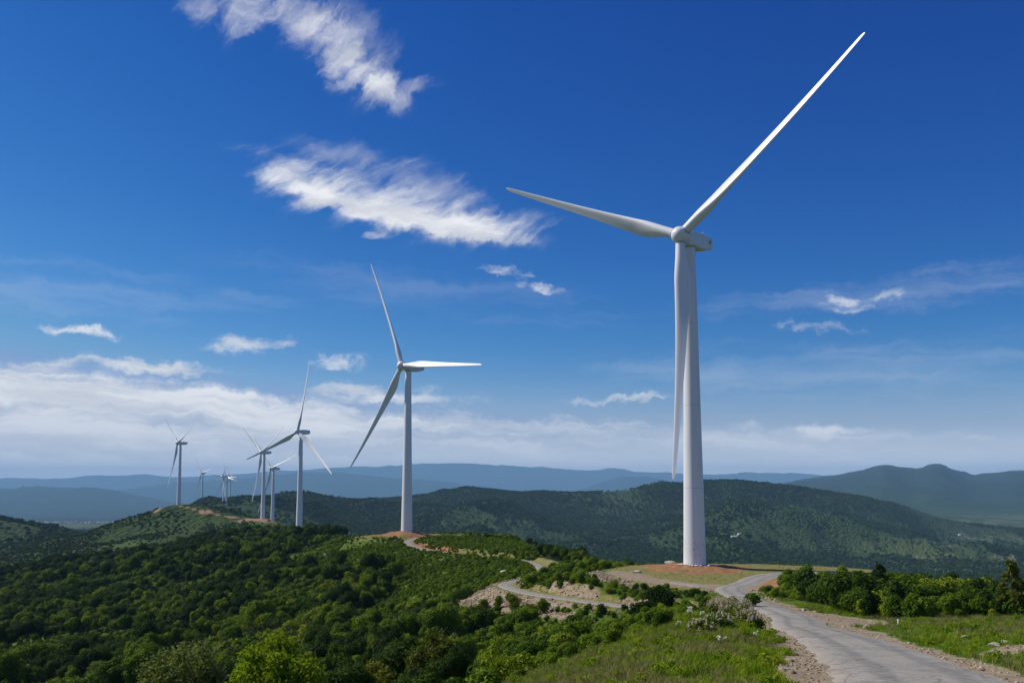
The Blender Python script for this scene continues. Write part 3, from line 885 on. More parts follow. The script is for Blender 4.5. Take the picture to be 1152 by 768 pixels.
for o, (loc, yaw, tilt, ph, cone, lab) in zip(turbs, TURB):
    set_turbine(o, loc, yaw, tilt, ph, cone)
    if o is turb0: set_turbine(o, loc, yaw, tilt, ph, cone, ((0, .98), (1.2, 1.025), (-2.6, 1.02)))
    tag(o, lab, 'wind turbine', 'wind turbines along the ridge')


# ------------------------------------------------------------------ foliage prototypes
def leaf_cloud(lobes, n, leaf, seed, up=0.25, aspect=1.5, out=0.55, shell=(0.62, 1.06)):
    """n leaf faces over the lobes (x, y, z, rx, rz); returns quads"""
    g = np.random.default_rng(seed)
    L = np.array(lobes, float)
    w = L[:, 3] ** 2; w /= w.sum()
    k = g.choice(len(L), n, p=w)
    d = g.normal(size=(n, 3)); d[:, 2] += up; d /= np.linalg.norm(d, axis=1)[:, None]
    rad = g.uniform(shell[0], shell[1], n)
    lump = 0.82 + 0.36 * fbm(d[:, 0] * 2.1 + k * 7.7, d[:, 1] * 2.1 + d[:, 2] * 1.7, 2, seed)
    rad = rad * lump
    c = L[k, :3] + d * rad[:, None] * np.stack([L[k, 3], L[k, 3], L[k, 4]], 1)
    nn = d * out + g.normal(size=(n, 3)) * (1 - out) * 0.8; nn[:, 2] += 0.15
    nn /= np.linalg.norm(nn, axis=1)[:, None]
    t = g.normal(size=(n, 3)); t -= nn * (t * nn).sum(1)[:, None]; t /= np.linalg.norm(t, axis=1)[:, None]
    b = np.cross(nn, t)
    s = leaf * g.uniform(0.55, 1.35, n)[:, None]
    t *= s * aspect * 0.5; b *= s * 0.5
    # pointed leaf sprays: kite with a fold
    V = np.stack([c - t, c - b * 0.9 + nn * s * 0.12, c + t, c + b * 0.9 + nn * s * 0.12], 1)
    V += g.normal(size=V.shape) * (s * 0.10)[:, None]
    return V.reshape(-1, 3), np.arange(4 * n).reshape(-1, 4)


def lobes_round(seed, w, h, k, base=0.25, spread=0.62):
    """clustered lobes that fill a crown of width w between base*h and h"""
    g = np.random.default_rng(seed)
    out = []
    cz = h * (1 + base) / 2; rz = h * (1 - base) / 2
    for i in range(k):
        u = g.normal(size=3); u /= np.linalg.norm(u); q = g.uniform(0.15, 1) ** 0.5 * spread
        r = g.uniform(0.20, 0.36) * w * (1 - 0.25 * max(0, u[2])) * min(1.0, (11.0 / k) ** 0.45)
        out.append((u[0] * q * w / 2, u[1] * q * w / 2, cz + u[2] * q * rz, r, r * g.uniform(0.7, 1.0)))
    return out


def trunk_geo(seed, h, r, limbs, w, lean=0.06):
    g = np.random.default_rng(seed)
    top = (g.normal() * lean * h, g.normal() * lean * h, h * 0.8)
    mid = (top[0] * .35 + g.normal() * .05 * h, top[1] * .35 + g.normal() * .05 * h, h * 0.4)
    parts = [tube([(0, 0, -1.0), (0, 0, 0), mid, top], [r * 1.3, r, r * .72, r * .2], 7)]
    for i in range(limbs):
        t = g.uniform(0.3, 0.95); a = g.uniform(0, 6.28)
        s = np.array(mid) * min(1, t / .5) if t < .5 else np.array(mid) + (np.array(top) - np.array(mid)) * (t - .5) / .5
        e = s + np.array([math.cos(a) * w * .36, math.sin(a) * w * .36, h * g.uniform(.10, .25)])
        m_ = (s + e) / 2 + np.array([0, 0, h * .03])
        parts.append(tube([s, m_, e], [r * .42 * (1.2 - t), r * .3 * (1.2 - t), r * .1], 5))
    return merge(parts)


PROTO = bpy.data.collections.new('prototypes')      # sources of scattered stuff, never linked to the scene


def proto(name, V, Fc, mats, **kw):
    o = link_mesh(name, V, Fc, mats, parent=False, **kw)
    return o


def scatter(name, pts, scl, rotz, idx, protos, label, cat, sz=None):
    """one object that carries everything nobody could count"""
    col = bpy.data.collections.new(name + ' sources')
    for i, p in enumerate(protos):
        p.name = 'src%02d_' % i + p.name
        col.objects.link(p)
    me = bpy.data.meshes.new(name)
    n_ = len(pts)
    me.vertices.add(n_); me.vertices.foreach_set('co', np.asarray(pts, float).ravel())
    a = me.attributes.new('scl', 'FLOAT_VECTOR', 'POINT')
    sv = np.stack([scl, scl, scl if sz is None else sz], 1); a.data.foreach_set('vector', sv.astype(np.float32).ravel())
    a = me.attributes.new('rot', 'FLOAT_VECTOR', 'POINT')
    tl = np.random.default_rng(n_).normal(size=(n_, 2)) * 0.06
    a.data.foreach_set('vector', np.stack([tl[:, 0], tl[:, 1], rotz], 1).astype(np.float32).ravel())
    a = me.attributes.new('idx', 'INT', 'POINT'); a.data.foreach_set('value', np.asarray(idx, np.int32))
    o = bpy.data.objects.new(name, me); C.objects.link(o)
    ng = bpy.data.node_groups.new(name + ' scatter', 'GeometryNodeTree')
    ng.interface.new_socket('Geometry', in_out='INPUT', socket_type='NodeSocketGeometry')
    ng.interface.new_socket('Geometry', in_out='OUTPUT', socket_type='NodeSocketGeometry')
    gi, go = ng.nodes.new('NodeGroupInput'), ng.nodes.new('NodeGroupOutput')
    m2p = ng.nodes.new('GeometryNodeMeshToPoints')
    ci = ng.nodes.new('GeometryNodeCollectionInfo'); ci.inputs['Collection'].default_value = col
    ci.inputs['Separate Children'].default_value = True; ci.inputs['Reset Children'].default_value = True
    iop = ng.nodes.new('GeometryNodeInstanceOnPoints'); iop.inputs['Pick Instance'].default_value = True

    def attr(nm, ty):
        q = ng.nodes.new('GeometryNodeInputNamedAttribute'); q.data_type = ty; q.inputs['Name'].default_value = nm
        return [s for s in q.outputs if s.enabled and s.name == 'Attribute'][0]
    ng.links.new(gi.outputs[0], m2p.inputs[0]); ng.links.new(m2p.outputs[0], iop.inputs['Points'])
    ng.links.new(ci.outputs[0], iop.inputs['Instance'])
    ng.links.new(attr('idx', 'INT'), iop.inputs['Instance Index'])
    e2r = ng.nodes.new('FunctionNodeEulerToRotation')
    ng.links.new(attr('rot', 'FLOAT_VECTOR'), e2r.inputs[0]); ng.links.new(e2r.outputs[0], iop.inputs['Rotation'])
    ng.links.new(attr('scl', 'FLOAT_VECTOR'), iop.inputs['Scale'])
    ng.links.new(iop.outputs[0], go.inputs[0])
    md = o.modifiers.new('scatter', 'NODES'); md.node_group = ng
    tag(o, label, cat, kind='stuff')
    return o


def jitter_grid(x0, x1, y0, y1, step, seed):
    g = np.random.default_rng(seed)
    X, Y = np.meshgrid(np.arange(x0, x1, step), np.arange(y0, y1, step))
    X = X.ravel() + g.uniform(-.5, .5, X.size) * step; Y = Y.ravel() + g.uniform(-.5, .5, Y.size) * step
    return X, Y, g


def grid_px(x, y): return 576 + 1000 * x / np.maximum(y, 1)


# tree of the woods: three shapes seen at 100 m and beyond
tree_src = []
for s, (w, h) in enumerate([(5.6, 6.2), (5.0, 7.0), (6.4, 6.0), (4.6, 5.6)]):
    V, Fc = leaf_cloud(lobes_round(100 + s, w, h, 14), 3000, 0.32, 200 + s, out=0.8)
    cr = proto('crown', V, Fc, M['forest'])
    tr = proto('trunk', *trunk_geo(300 + s, h, 0.17, 4, w), M['bark'])
    tree_src.append((cr, tr, w, h))
for s, (w, h) in enumerate([(4.6, 4.4), (6.8, 7.6)]):
    V, Fc = leaf_cloud(lobes_round(120 + s, w, h, 12), 3000, 0.30, 210 + s, out=0.75)
    tree_src.append((proto('crown', V, Fc, M['shrub' if s == 0 else 'deep']), tree_src[s][1], w, h))
near_src = []
for s, (w, h) in enumerate([(5.6, 6.2), (5.0, 7.0), (6.4, 6.0), (4.6, 5.6)]):
    V, Fc = leaf_cloud(lobes_round(100 + s, w, h, 16), 8000, 0.19, 220 + s, out=0.75)
    near_src.append((proto('crown', V, Fc, M['forest']), tree_src[s][1], w, h))
for s, (w, h) in enumerate([(4.6, 4.4), (6.8, 7.6)]):
    V, Fc = leaf_cloud(lobes_round(120 + s, w, h, 15), 8000, 0.185, 225 + s, out=0.72)
    near_src.append((proto('crown', V, Fc, M['shrub' if s == 0 else 'deep']), tree_src[s][1], w, h))
far_src = []
for s, (w, h) in enumerate([(6.5, 6.4), (7.5, 6.8), (5.5, 7.2)]):
    V, Fc = leaf_cloud(lobes_round(140 + s, w, h, 8), 260, 0.95, 240 + s, aspect=1.2, out=0.85)
    far_src.append(proto('far_tree', V, Fc, M['far']))
shrub_src = []
for s, (w, h) in enumerate([(2.6, 2.0), (3.0, 2.5), (2.2, 2.4), (3.4, 2.2)]):
    V, Fc = leaf_cloud(lobes_round(160 + s, w, h, 8, base=-0.05), 2000, 0.165, 260 + s, out=0.72)
    cr = proto('foliage', V, Fc, M['shrub'])
    tr = proto('stems', *merge([tube([(0, 0, -.3), (math.cos(a) * .3, math.sin(a) * .3, .7), (math.cos(a) * .7, math.sin(a) * .7, h * .8)], [.05, .04, .015], 5) for a in (0.3, 1.9, 3.3, 4.8)]), M['bark'])
    shrub_src.append((cr, tr, w, h))


for s, (w, h, mm) in enumerate([(2.8, 3.2, 'forest'), (3.3, 2.9, 'forest'), (2.5, 3.6, 'deep')]):
    V, Fc = leaf_cloud(lobes_round(170 + s, w, h, 11, base=-0.02), 2600, 0.165, 270 + s, out=0.72)
    shrub_src.append((proto('foliage', V, Fc, M[mm]), shrub_src[s][1], w, h))


def clear_of_works(x, y, road=4.6, pad=2.0):
    dm = line_dist(x, y, main_line)[0]; dl = line_dist(x, y, low_line)[0]; ds = line_dist(x, y, spur_line)[0]
    return (dm > road) & (dl > road - 0.9) & (ds > 3.5) & (poly_sdf(x, y, PAD1) > pad) & (poly_sdf(x, y, PAD2) > pad)


# ---- woods: left valley, knoll and right slope
X, Y, g = jitter_grid(-420, 300, 60, 900, 3.35, 5)
px = grid_px(X, Y)
fm = forest_mask(X, Y)
ok = (px > -240) & (px < 1480) & (g.uniform(size=X.size) < fm * 0.97) & clear_of_works(X, Y, 8, 5)
ok &= ~((px > 640) & (px < 900) & (Y < 260))           # the open bank, pad and fork stay clear
ok &= ~((px > 500) & (Y < 66)) & ~((Y < 150) & (px > 520) & (px < 900))
ok &= ~((px > 860) & (Y < 128))
X, Y, px = X[ok], Y[ok], px[ok]
clump = fbm(X / 22, Y / 22, 3, 44)
sc = (0.50 + 0.60 * clump) * g.uniform(0.65, 1.25, X.size)
sc *= np.where(Y < 150, 0.72, 1.0)
sc *= np.where((px > 560) & (Y > 240), 0.62, 1.0) * np.where(px > 860, 0.5, 1.0)
hx, hy = (370 - 576) / 1000 * 400, 400.0
ok = ~((np.hypot(X - hx, Y - hy) < 9) | ((np.abs(grid_px(X, Y) - 370) < 12) & (Y > 335) & (Y < 402)))
X, Y, sc = X[ok], Y[ok], sc[ok]
wood = dict(x=X, y=Y, s=sc, r=g.uniform(0, 6.28, X.size), k=g.integers(0, 4, X.size))
kind_n = fbm(X / 28, Y / 28, 4, 49) + g.normal(size=X.size) * 0.05
wood['k'] = np.where(kind_n > 0.555, 4, np.where(kind_n < 0.40, 5, wood['k']))
wood['s'] = wood['s'] * np.where(g.uniform(size=X.size) > .93, 1.35, 1.0) * np.where((X > 0) & (wood['k'] == 5), .8, 1.0)
wood['z'] = height(X, Y)

# ---- shrubs: open slopes in the middle, right bank, round the pads
X, Y, g = jitter_grid(-330, 190, 62, 600, 2.15, 6)
px = grid_px(X, Y); fm = forest_mask(X, Y)
dens = (1 - fm) * 0.75
patch = fbm(X / 16, Y / 16, 3, 47)
dens *= np.where(Y > 225, np.where((px > 380) & (px < 640) & (Y > 225), 0.45 * sstep(0.40, 0.6, patch), np.maximum(sstep(0.26, 0.46, patch), 0.35)), 1.0)
right = (px > 872) & (Y > 84) & (Y < 215) & ~(np.hypot((X - 32.2) / 5.2, (Y - 90) / 13) < 1) & ~(np.hypot((X - 51) / 9, (Y - 160) / 17) < 1)
dl, sl, _, _ = line_dist(X, Y, low_line); dm = line_dist(X, Y, main_line)[0]
p1 = poly_sdf(X, Y, PAD1)
dens = np.where(right, np.where(dm > 8.0, 1.0, 0.0), dens)
dens = np.where((Y > 320) & (px > 495) & (px < 580), dens * 0.35, dens)
rockside = (sl > 0) & (dl < 12) & (Y > 136) & (Y < 230) & (px < 760)
dens = np.where(rockside, 0.16 * sstep(.45, .65, fbm(X / 6, Y / 6, 3, 87)) + 0.6 * sstep(6, 12, X) * (dl > 4), dens)
dens = np.where((p1 > 0) & (p1 < 6) & (px < 800), 0.03, dens)
dens = np.where((p1 > -1) & (p1 < 12) & (Y > 208) & (px > 690), dens * .15, dens)
edge_px = 704 + (Y - 45) * 2.2
dens = np.where((px > 560) & (px < 872) & (Y < 104), 0.8 * (1 - sstep(-40, 22, px - edge_px + 60 * (fbm(X / 3, Y / 3, 2, 84) - .5))), dens)       # the grass bank
dens = np.where((px > 860) & ~right & (Y < 120), 0.0, dens)
ok = (px > -60) & (px < 1480) & (g.uniform(size=X.size) < dens) & clear_of_works(X, Y, 5.2, 1.5)
X, Y, px = X[ok], Y[ok], px[ok]; right = right[ok]
sc = g.uniform(0.55, 1.15, X.size) * (0.75 + 0.6 * fbm(X / 12, Y / 12, 2, 48))
sc = np.where(right, sc * (0.80 + 0.45 * sstep(92, 112, Y)) * np.where(Y > 132, 0.85, 1.0) * g.uniform(.7, 1.3, X.size), sc)
sc = np.where((Y > 240), sc * np.where((px > 400) & (px < 640), 0.52, 0.8), sc)
sc = np.where((px > 655) & (px < 872) & (Y < 135), sc * 0.55, sc)
sc = np.where((px > 600) & (px < 880) & (Y >= 135) & (Y < 215), sc * 0.6, sc)
sc = np.where((Y < 104) & (px > 575) & (px < 872), g.uniform(.28, .62, X.size), sc)
brush = dict(x=X, y=Y, s=sc, r=g.uniform(0, 6.28, X.size), k=g.integers(0, 4, X.size), right=right)
mixk = g.uniform(size=X.size)
brush['k'] = np.where(right & (mixk < .74), 4 + g.integers(0, 3, X.size), np.where(~right & (mixk < .18) & (Y < 240), 4 + g.integers(0, 2, X.size), brush['k']))
keep_ = np.hypot(X - T2[0], (Y - T2[1]) * .8) > 19
brush = {k: v[keep_] for k, v in brush.items()}
brush['z'] = height(brush['x'], brush['y'])


def individuals(d, src, limit, name, label_of, cat, group_of, tall=1.0):
    """the nearest ones as things of their own; returns the mask of those left over"""
    px = grid_px(d['x'], d['y'])
    # rows of the frame where base and top would show
    a = np.array([s[3] for s in src])[d['k']] * d['s']
    v = HOR - (d['z'] + a) / d['y'] * 1000
    size = a / d['y'] * ((px > 5) & (px < 1147) & (v < 752))
    order = np.argsort(-size)[:limit]
    order = order[size[order] > 0]
    protos = []
    for (cr, tr, w, h) in src: protos.append((cr, tr))
    for i in order:
        cr, tr = protos[d['k'][i]]
        r = empty(name, (d['x'][i], d['y'][i], d['z'][i] - 0.15), d['r'][i])
        r.scale = (d['s'][i], d['s'][i], d['s'][i] * tall)
        c = bpy.data.objects.new('crown', cr.data); C.objects.link(c); c.parent = r
        t = bpy.data.objects.new('trunk', tr.data); C.objects.link(t); t.parent = r
        tag(r, label_of(d, i), cat, group_of(d, i))
    left = np.ones(len(px), bool); left[order] = False
    return left


def wood_label(d, i):
    p = grid_px(d['x'][i], d['y'][i])
    if p < 700: return 'dark green broadleaf tree among the close-packed crowns of the left hillside wood'
    return 'dark green broadleaf tree in the wood behind the shrubs on the right slope'


def wood_group(d, i):
    return 'trees of the left hillside wood' if grid_px(d['x'][i], d['y'][i]) < 700 else 'trees of the right slope wood'


left = individuals(wood, near_src, 290, 'broadleaf_tree', wood_label, 'tree', wood_group, 1.25)
lp = [link_mesh('tree', np.vstack([np.array([v.co[:] for v in cr.data.vertices]), np.array([v.co[:] for v in tr.data.vertices])]),
                [tuple(p.vertices) for p in cr.data.polygons] + [tuple(i + len(cr.data.vertices) for i in p.vertices) for p in tr.data.polygons],
                [cr.data.materials[0], M['bark']], parent=False, midx=[0] * len(cr.data.polygons) + [1] * len(tr.data.polygons)) for cr, tr, w, h in tree_src]
w_ = {k: v[left] for k, v in wood.items()}
scatter('forest', np.stack([w_['x'], w_['y'], w_['z'] - .2], 1), w_['s'], w_['r'], w_['k'], lp, 'dense dark green forest covering the left hillside up to the ridge', 'forest', sz=w_['s'] * 1.25)


def brush_label(d, i):
    if d['right'][i]: return 'leafy green shrub in the thicket right of the road'
    return 'low green bush on the open slope left of the road'


left = individuals(brush, shrub_src, 290, 'shrub', brush_label, 'shrub', lambda d, i: 'shrubs of the thicket right of the road' if d['right'][i] else 'bushes on the slope left of the road')
w_ = {k: v[left] for k, v in brush.items()}
bp_ = [proto('bush', np.array([v.co[:] for v in cr.data.vertices]), np.arange(len(cr.data.vertices)).reshape(-1, 4), cr.data.materials[0]) for cr, tr, w, h in shrub_src]
scatter('undergrowth', np.stack([w_['x'], w_['y'], w_['z'] - .15], 1), w_['s'], w_['r'], w_['k'], bp_, 'bright green undergrowth on the middle slopes below the second turbine', 'undergrowth')

X, Y, g = jitter_grid(-110, 60, 200, 450, 1.0, 19)
px = grid_px(X, Y)
ok = (px > 340) & (px < 660) & (forest_mask(X, Y) < .6) & clear_of_works(X, Y, 3.6, 1.0) & (np.hypot(X - T2[0], (Y - T2[1]) * .8) > 17) & (g.uniform(size=X.size) < 0.35 + 0.6 * sstep(.35, .6, fbm(X / 9, Y / 9, 3, 85)))
ok &= ~((line_dist(X, Y, low_line)[1] > 0) & (line_dist(X, Y, low_line)[0] < 11) & (Y < 232))
X, Y = X[ok], Y[ok]
cs_ = [proto('scrub', *leaf_cloud(lobes_round(180 + i, 1.7, .75 + .2 * i, 6, base=-.3), 260, .2, 280 + i, out=.6), M['shrub']) for i in range(3)]
scatter('scrub', np.stack([X, Y, height(X, Y) - .05], 1), g.uniform(.45, 1.15, X.size) * (.6 + .8 * fbm(X / 7, Y / 7, 2, 86)), g.uniform(0, 6.28, X.size), g.integers(0, 3, X.size), cs_, 'low carpet of scrub on the sunny slope below the second turbine', 'scrub')

# ---- far woods on the ridge and the valley hills
X, Y, g = jitter_grid(-650, 250, 880, 1330, 4.6, 8)
px = grid_px(X, Y)
z = height(X, Y)
cover = sstep(0.34, 0.66, fbm(X / 60, Y / 60, 5, 55) + 0.25 * (1 - sstep(60, 170, px)) - 0.03 + 0.3 * sstep(330, 380, px))
ft = line_dist(X, Y, far_track)[0]
ok = (px > -80) & (px < 480) & (g.uniform(size=X.size) < cover * 0.9) & (ft > 16)
for o_ in TURB[3:6]: ok &= np.hypot(X - o_[0][0], Y - o_[0][1]) > 30
A = (X[ok], Y[ok], z[ok], g.uniform(.22, .6, ok.sum()))
X, Y, g = jitter_grid(-2900, 3500, 1330, 3990, 10.5, 9)
px = grid_px(X, Y)
cover = sstep(0.36, 0.47, fbm(X / 330, Y / 520, 6, 57)) + 0.12
ok = (px > -260) & (px < 1480) & (g.uniform(size=X.size) < cover)
X, Y = X[ok], Y[ok]
z = height(X, Y)
Bp = (X, Y, z, g.uniform(.6, 1.7, X.size) * (.55 + 1.0 * fbm(X / 140, Y / 140, 4, 58)))
X, Y, Z, Sx = [np.concatenate([a, b]) for a, b in zip(A, Bp)]
print('far trees', len(X), 'wood', len(wood['x']), 'brush', len(brush['x']))
g = np.random.default_rng(3)
scatter('far_woods', np.stack([X, Y, Z - .6], 1), Sx, g.uniform(0, 6.28, len(X)), g.integers(0, 3, len(X)), far_src, 'far woods covering the hazy green hills across the valley', 'woods')


# ------------------------------------------------------------------ single trees and plants that stand out
def make_tree(name, px, Y, height_m, w, mat, label, seed, k=14, leaf=0.3, n=6000, bark='bark', base=0.3, limbs=9, cat='tree', spread=0.66, x=None, shell=(0.45, 1.08), group=None, rad=None):
    xx = (px - 576) / 1000 * Y if x is None else x
    root = empty(name, (xx, Y, hz(xx, Y) - 0.1))
    lb = lobes_round(seed, w, height_m, k, base, spread)
    if name == 'conifer':
        gg_ = np.random.default_rng(seed); lb = []
        for t_ in np.linspace(0.06, 0.93, 26):
            q_ = (1 - t_ ** 1.8) ** 0.7 * w * 0.42; a_ = gg_.uniform(0, 6.28)
            lb.append((math.cos(a_) * q_ * .45, math.sin(a_) * q_ * .45, height_m * t_, 0.16 + q_ * .62, 0.30 + q_ * .25))
    V, Fc = leaf_cloud(lb, n, leaf, seed + 1, shell=shell, out=0.45)
    link_mesh('crown', V, Fc, M[mat], root)
    o = link_mesh('trunk', *trunk_geo(seed + 2, height_m, rad or 0.028 * height_m, limbs, w), M[bark], root, smooth=True)
    tag(root, label, cat, group)
    return root


def tree_top(px, py, Y):
    """height a tree at this bearing needs for its top to reach this row"""
    x = (px - 576) / 1000 * Y
    return at(px, py, Y)[2] - hz(x, Y)


make_tree('lime_tree', 326, 66, tree_top(326, 708, 66), 7.6, 'lime', 'bright yellow-green leafy tree rising from the bottom edge before the dark wood', 900, 40, 0.19, 15000, base=0.30, shell=(0.2, 1.15), spread=0.80, limbs=16)
make_tree('grey_leaved_tree', 214, 70, tree_top(214, 711, 70), 7.2, 'sage', 'pale grey-green airy tree at the bottom edge, left of the yellow-green tree', 910, 34, 0.18, 9000, 'pale_bark', base=0.3, shell=(0.2, 1.15), spread=0.80, limbs=18)
make_tree('olive_tree', 492, 78, tree_top(492, 702, 78), 5.4, 'olive', 'tall dull olive-green tree at the bottom edge between the yellow-green tree and the grass bank', 920, 26, 0.19, 10000, base=0.2, shell=(0.3, 1.12), spread=0.75)
make_tree('spreading_tree', 420, 72, tree_top(420, 744, 72), 6.2, 'olive', 'low spreading yellowish tree at the bottom edge, right of the bright yellow-green one', 930, 26, 0.19, 11000, base=0.2, shell=(0.3, 1.12), spread=0.75)
make_tree('spreading_tree', 575, 70, tree_top(575, 742, 70), 5.6, 'shrub', 'low spreading green tree at the bottom edge beside the tall olive-green one', 935, 26, 0.19, 10000, base=0.2, shell=(0.3, 1.12), spread=0.75)
make_tree('dark_tree', 741, 128, tree_top(741, 657, 128), 5.2, 'deep', 'dark bushy tree in front of the lower road, left of the grass bank', 940, 20, 0.20, 9000, base=0.05)
make_tree('dark_tree', 722, 124, tree_top(722, 672, 124), 4.6, 'deep', 'dark shorter tree leaning against the bushy one in front of the lower road', 945, 16, 0.20, 7000, base=0.0)
make_tree('young_tree', 841, 112, tree_top(841, 668, 112), 2.3, 'shrub', 'round young green tree at the road edge near the fork', 950, 10, 0.20, 2600, base=0.15, rad=0.05)
make_tree('sapling', 821, 116, tree_top(821, 669, 116), 1.5, 'olive', 'thin sparse sapling left of the round young tree near the fork', 955, 7, 0.16, 700, base=0.25, rad=0.03)
make_tree('conifer', 984, 128, tree_top(984, 631, 128), 4.0, 'deep', 'tall dark pointed tree standing above the thicket right of the road', 960, 18, 0.20, 7000, base=0.05)
make_tree('conifer', 1010, 132, tree_top(1010, 643, 132), 3.6, 'deep', 'shorter dark tree next to the tall pointed one above the thicket', 965, 16, 0.20, 6000, base=0.05)
for i, (q, row, Yd, ww) in enumerate([(1063, 646, 120, 3.6), (1030, 651, 118, 3.2), (1087, 650, 124, 3.2), (945, 648, 128, 3.0), (1150, 646, 110, 3.0), (918, 652, 130, 3.2), (1045, 644, 130, 2.4), (1105, 653, 116, 3.4), (965, 652, 122, 2.6)]):
    make_tree('dark_tree', q, Yd, tree_top(q, row, Yd), ww, 'deep' if i % 2 else 'forest',
              ['broad dark tree on the thicket skyline between the pointed tree and the slender one', 'small dark tree on the thicket skyline just left of the broad one',
               'small dark tree on the thicket skyline just right of the broad one', 'rounded tree on the thicket skyline left of the tall pointed one', 'tree at the right edge behind the slender bare-stemmed one', 'tree at the left end of the thicket skyline nearest the earth pad', 'narrow dark tree just left of the broad dark one on the thicket skyline', 'wide tree just left of the slender bare-stemmed one on the thicket skyline', 'tree close on the left of the tall pointed one on the thicket skyline'][i], 970 + i * 5, 16, 0.20, 6000, base=0.1)

# the slender tree: bare stem, tiers of thin foliage
xx = (1131 - 576) / 1000 * 86
hh = tree_top(1131, 629, 86)
root = empty('slender_tree', (xx, 86, hz(xx, 86) - 0.1))
lob = []
gr = np.random.default_rng(77)
for k in range(80):
    t = 0.30 + 0.69 * k / 79.0
    a = gr.uniform(0, 6.28); q = ((1.02 - t) * 1.7 + 0.30) * gr.uniform(.45, 1.15)
    lob.append((math.cos(a) * q * .8, math.sin(a) * q * .8, hh * t, 0.17 + q * 0.16, 0.16 + 0.07 * q))
V, Fc = leaf_cloud(lob, 4800, 0.14, 78, shell=(0.3, 1.1), out=0.4)
link_mesh('crown', V, Fc, M['olive'], root)
parts = [tube([(0, 0, -.5), (0.03, 0, hh * .4), (-.05, 0.05, hh * .75), (0, 0, hh * .97)], [.15, .12, .08, .025], 8)]
for k in range(14):
    t = gr.uniform(.4, .95); a = gr.uniform(0, 6.28); q = (1.05 - t) * 2.6
    parts.append(tube([(0, 0, hh * t), (math.cos(a) * q * .5, math.sin(a) * q * .5, hh * t + .15), (math.cos(a) * q, math.sin(a) * q, hh * t + .2)], [.04, .03, .01], 5))
link_mesh('trunk', *merge(parts), M['pale_bark'], root, smooth=True)
tag(root, 'slender tall tree with bare pale stem and thin foliage tiers near the right edge', 'tree')

# bushes on the stone slope under the lower road
for i, (q, row, Yd, ww, hh_) in enumerate([(577, 683, 176, 3.4, 3.4), (561, 684, 180, 1.7, 2.9), (596, 692, 166, 3.6, 2.6), (611, 690, 164, 2.6, 3.1), (545, 686, 184, 2.4, 3.0)]):
    make_tree('bush', q, Yd, hh_, ww, 'forest', ['round bush in the middle of the stone slope under the lower road', 'narrow upright bush on the stone slope left of the round one', 'wide bush at the foot of the stone slope',
              'bush close beside the wide one at the foot of the stone slope', 'bush at the left end of the stone slope'][i], 1000 + i * 5, 12, 0.18, 4200, base=-0.05, cat='bush', rad=0.06)
for i, (q, Yd, ww, hh_) in enumerate([(655, 246, 3.0, 2.4), (668, 240, 2.2, 2.0), (500, 436, 3.0, 4.2)]):
    pass

# ---- dead-flowered shrubs and white blossoms on the grass bank
def plume_shrub(px, Y, w, h, label, seed, nst=90):
    g = np.random.default_rng(seed)
    xx = (px - 576) / 1000 * Y
    root = empty('flowering_shrub', (xx, Y, hz(xx, Y) - .05), g.uniform(0, 6))
    parts, tips = [], []
    for k in range(nst):
        a = g.uniform(0, 6.28); q = g.uniform(0, 1) ** .6
        e = np.array([math.cos(a) * q * w / 2, math.sin(a) * q * w / 2, h * (1.02 - .42 * q * q) * g.uniform(.72, 1.08)])
        parts.append(tube([(e[0] * .25, e[1] * .25, 0), (e[0] * .6, e[1] * .6, e[2] * .6), e], [.018, .013, .007], 4)); tips.append(e)
    V, Fc = leaf_cloud([(t[0] * .8, t[1] * .8, t[2] * .62, .28, .34) for t in tips[::3]], 3600, 0.10, seed, shell=(.2, 1.15), out=.3)
    link_mesh('foliage', V, Fc, M['forest'], root)
    link_mesh('stems', *merge(parts), M['pale_bark'], root)
    V, Fc = leaf_cloud([(t[0], t[1], t[2], .07, .17) for t in tips[::2]], 1200, 0.06, seed + 3, shell=(.1, 1.2), out=.3)
    link_mesh('flower_heads', V, Fc, M['plume'], root)
    tag(root, label, 'shrub')


plume_shrub(826, 62, 3.0, 1.5, 'largest shrub of faded whitish flower heads on top of the grass bank', 1, 150)
plume_shrub(808, 64, 2.4, 1.3, 'shrub of faded whitish flower heads just left of the largest one', 2, 110)
plume_shrub(806, 55, 1.9, 0.95, 'low shrub of faded pinkish flower heads below the largest one on the grass bank', 3, 70)
plume_shrub(786, 52, 1.7, 0.85, 'small shrub of faded pinkish flower heads on the left flank of the grass bank', 4, 60)
plume_shrub(838, 58, 1.9, 1.2, 'grey-stemmed flowering shrub on the right side of the grass bank crown', 5, 70)


def blossom(px, Y, label, seed, cnt=40, w=.5, h=.7):
    g = np.random.default_rng(seed)
    xx = (px - 576) / 1000 * Y
    root = empty('white_flower', (xx, Y, hz(xx, Y) - .02))
    parts, lob = [], []
    for k in range(cnt // 4):
        a = g.uniform(0, 6.28); q = g.uniform(0, w / 2)
        e = (math.cos(a) * q, math.sin(a) * q, h * g.uniform(.7, 1.05))
        parts.append(tube([(e[0] * .4, e[1] * .4, 0), e], [.012, .006], 4)); lob.append((e[0], e[1], e[2], .06, .05))
    link_mesh('stems', *merge(parts), M['grass'], root)
    V, Fc = leaf_cloud(lob, cnt * 8, 0.06, seed, shell=(.2, 1.1))
    link_mesh('blossom', V, Fc, M['petal'], root)
    tag(root, label, 'flower')


blossom(773, 62, 'brightest clump of white flowers left of the faded shrubs on the grass bank', 11, 60, .8, 1.0)
blossom(806, 44, 'pair of white flowers low in the grass below the faded shrubs', 12, 36, .6, .6)
blossom(760, 55, 'small white flower clump at the left edge of the grass bank', 13, 24, .5, .6)
blossom(787, 60, 'small white flower clump between the brightest one and the faded shrubs', 14, 24, .5, .8)
blossom(844, 50, 'single white flower clump right of the faded shrubs', 15, 16, .4, .6)


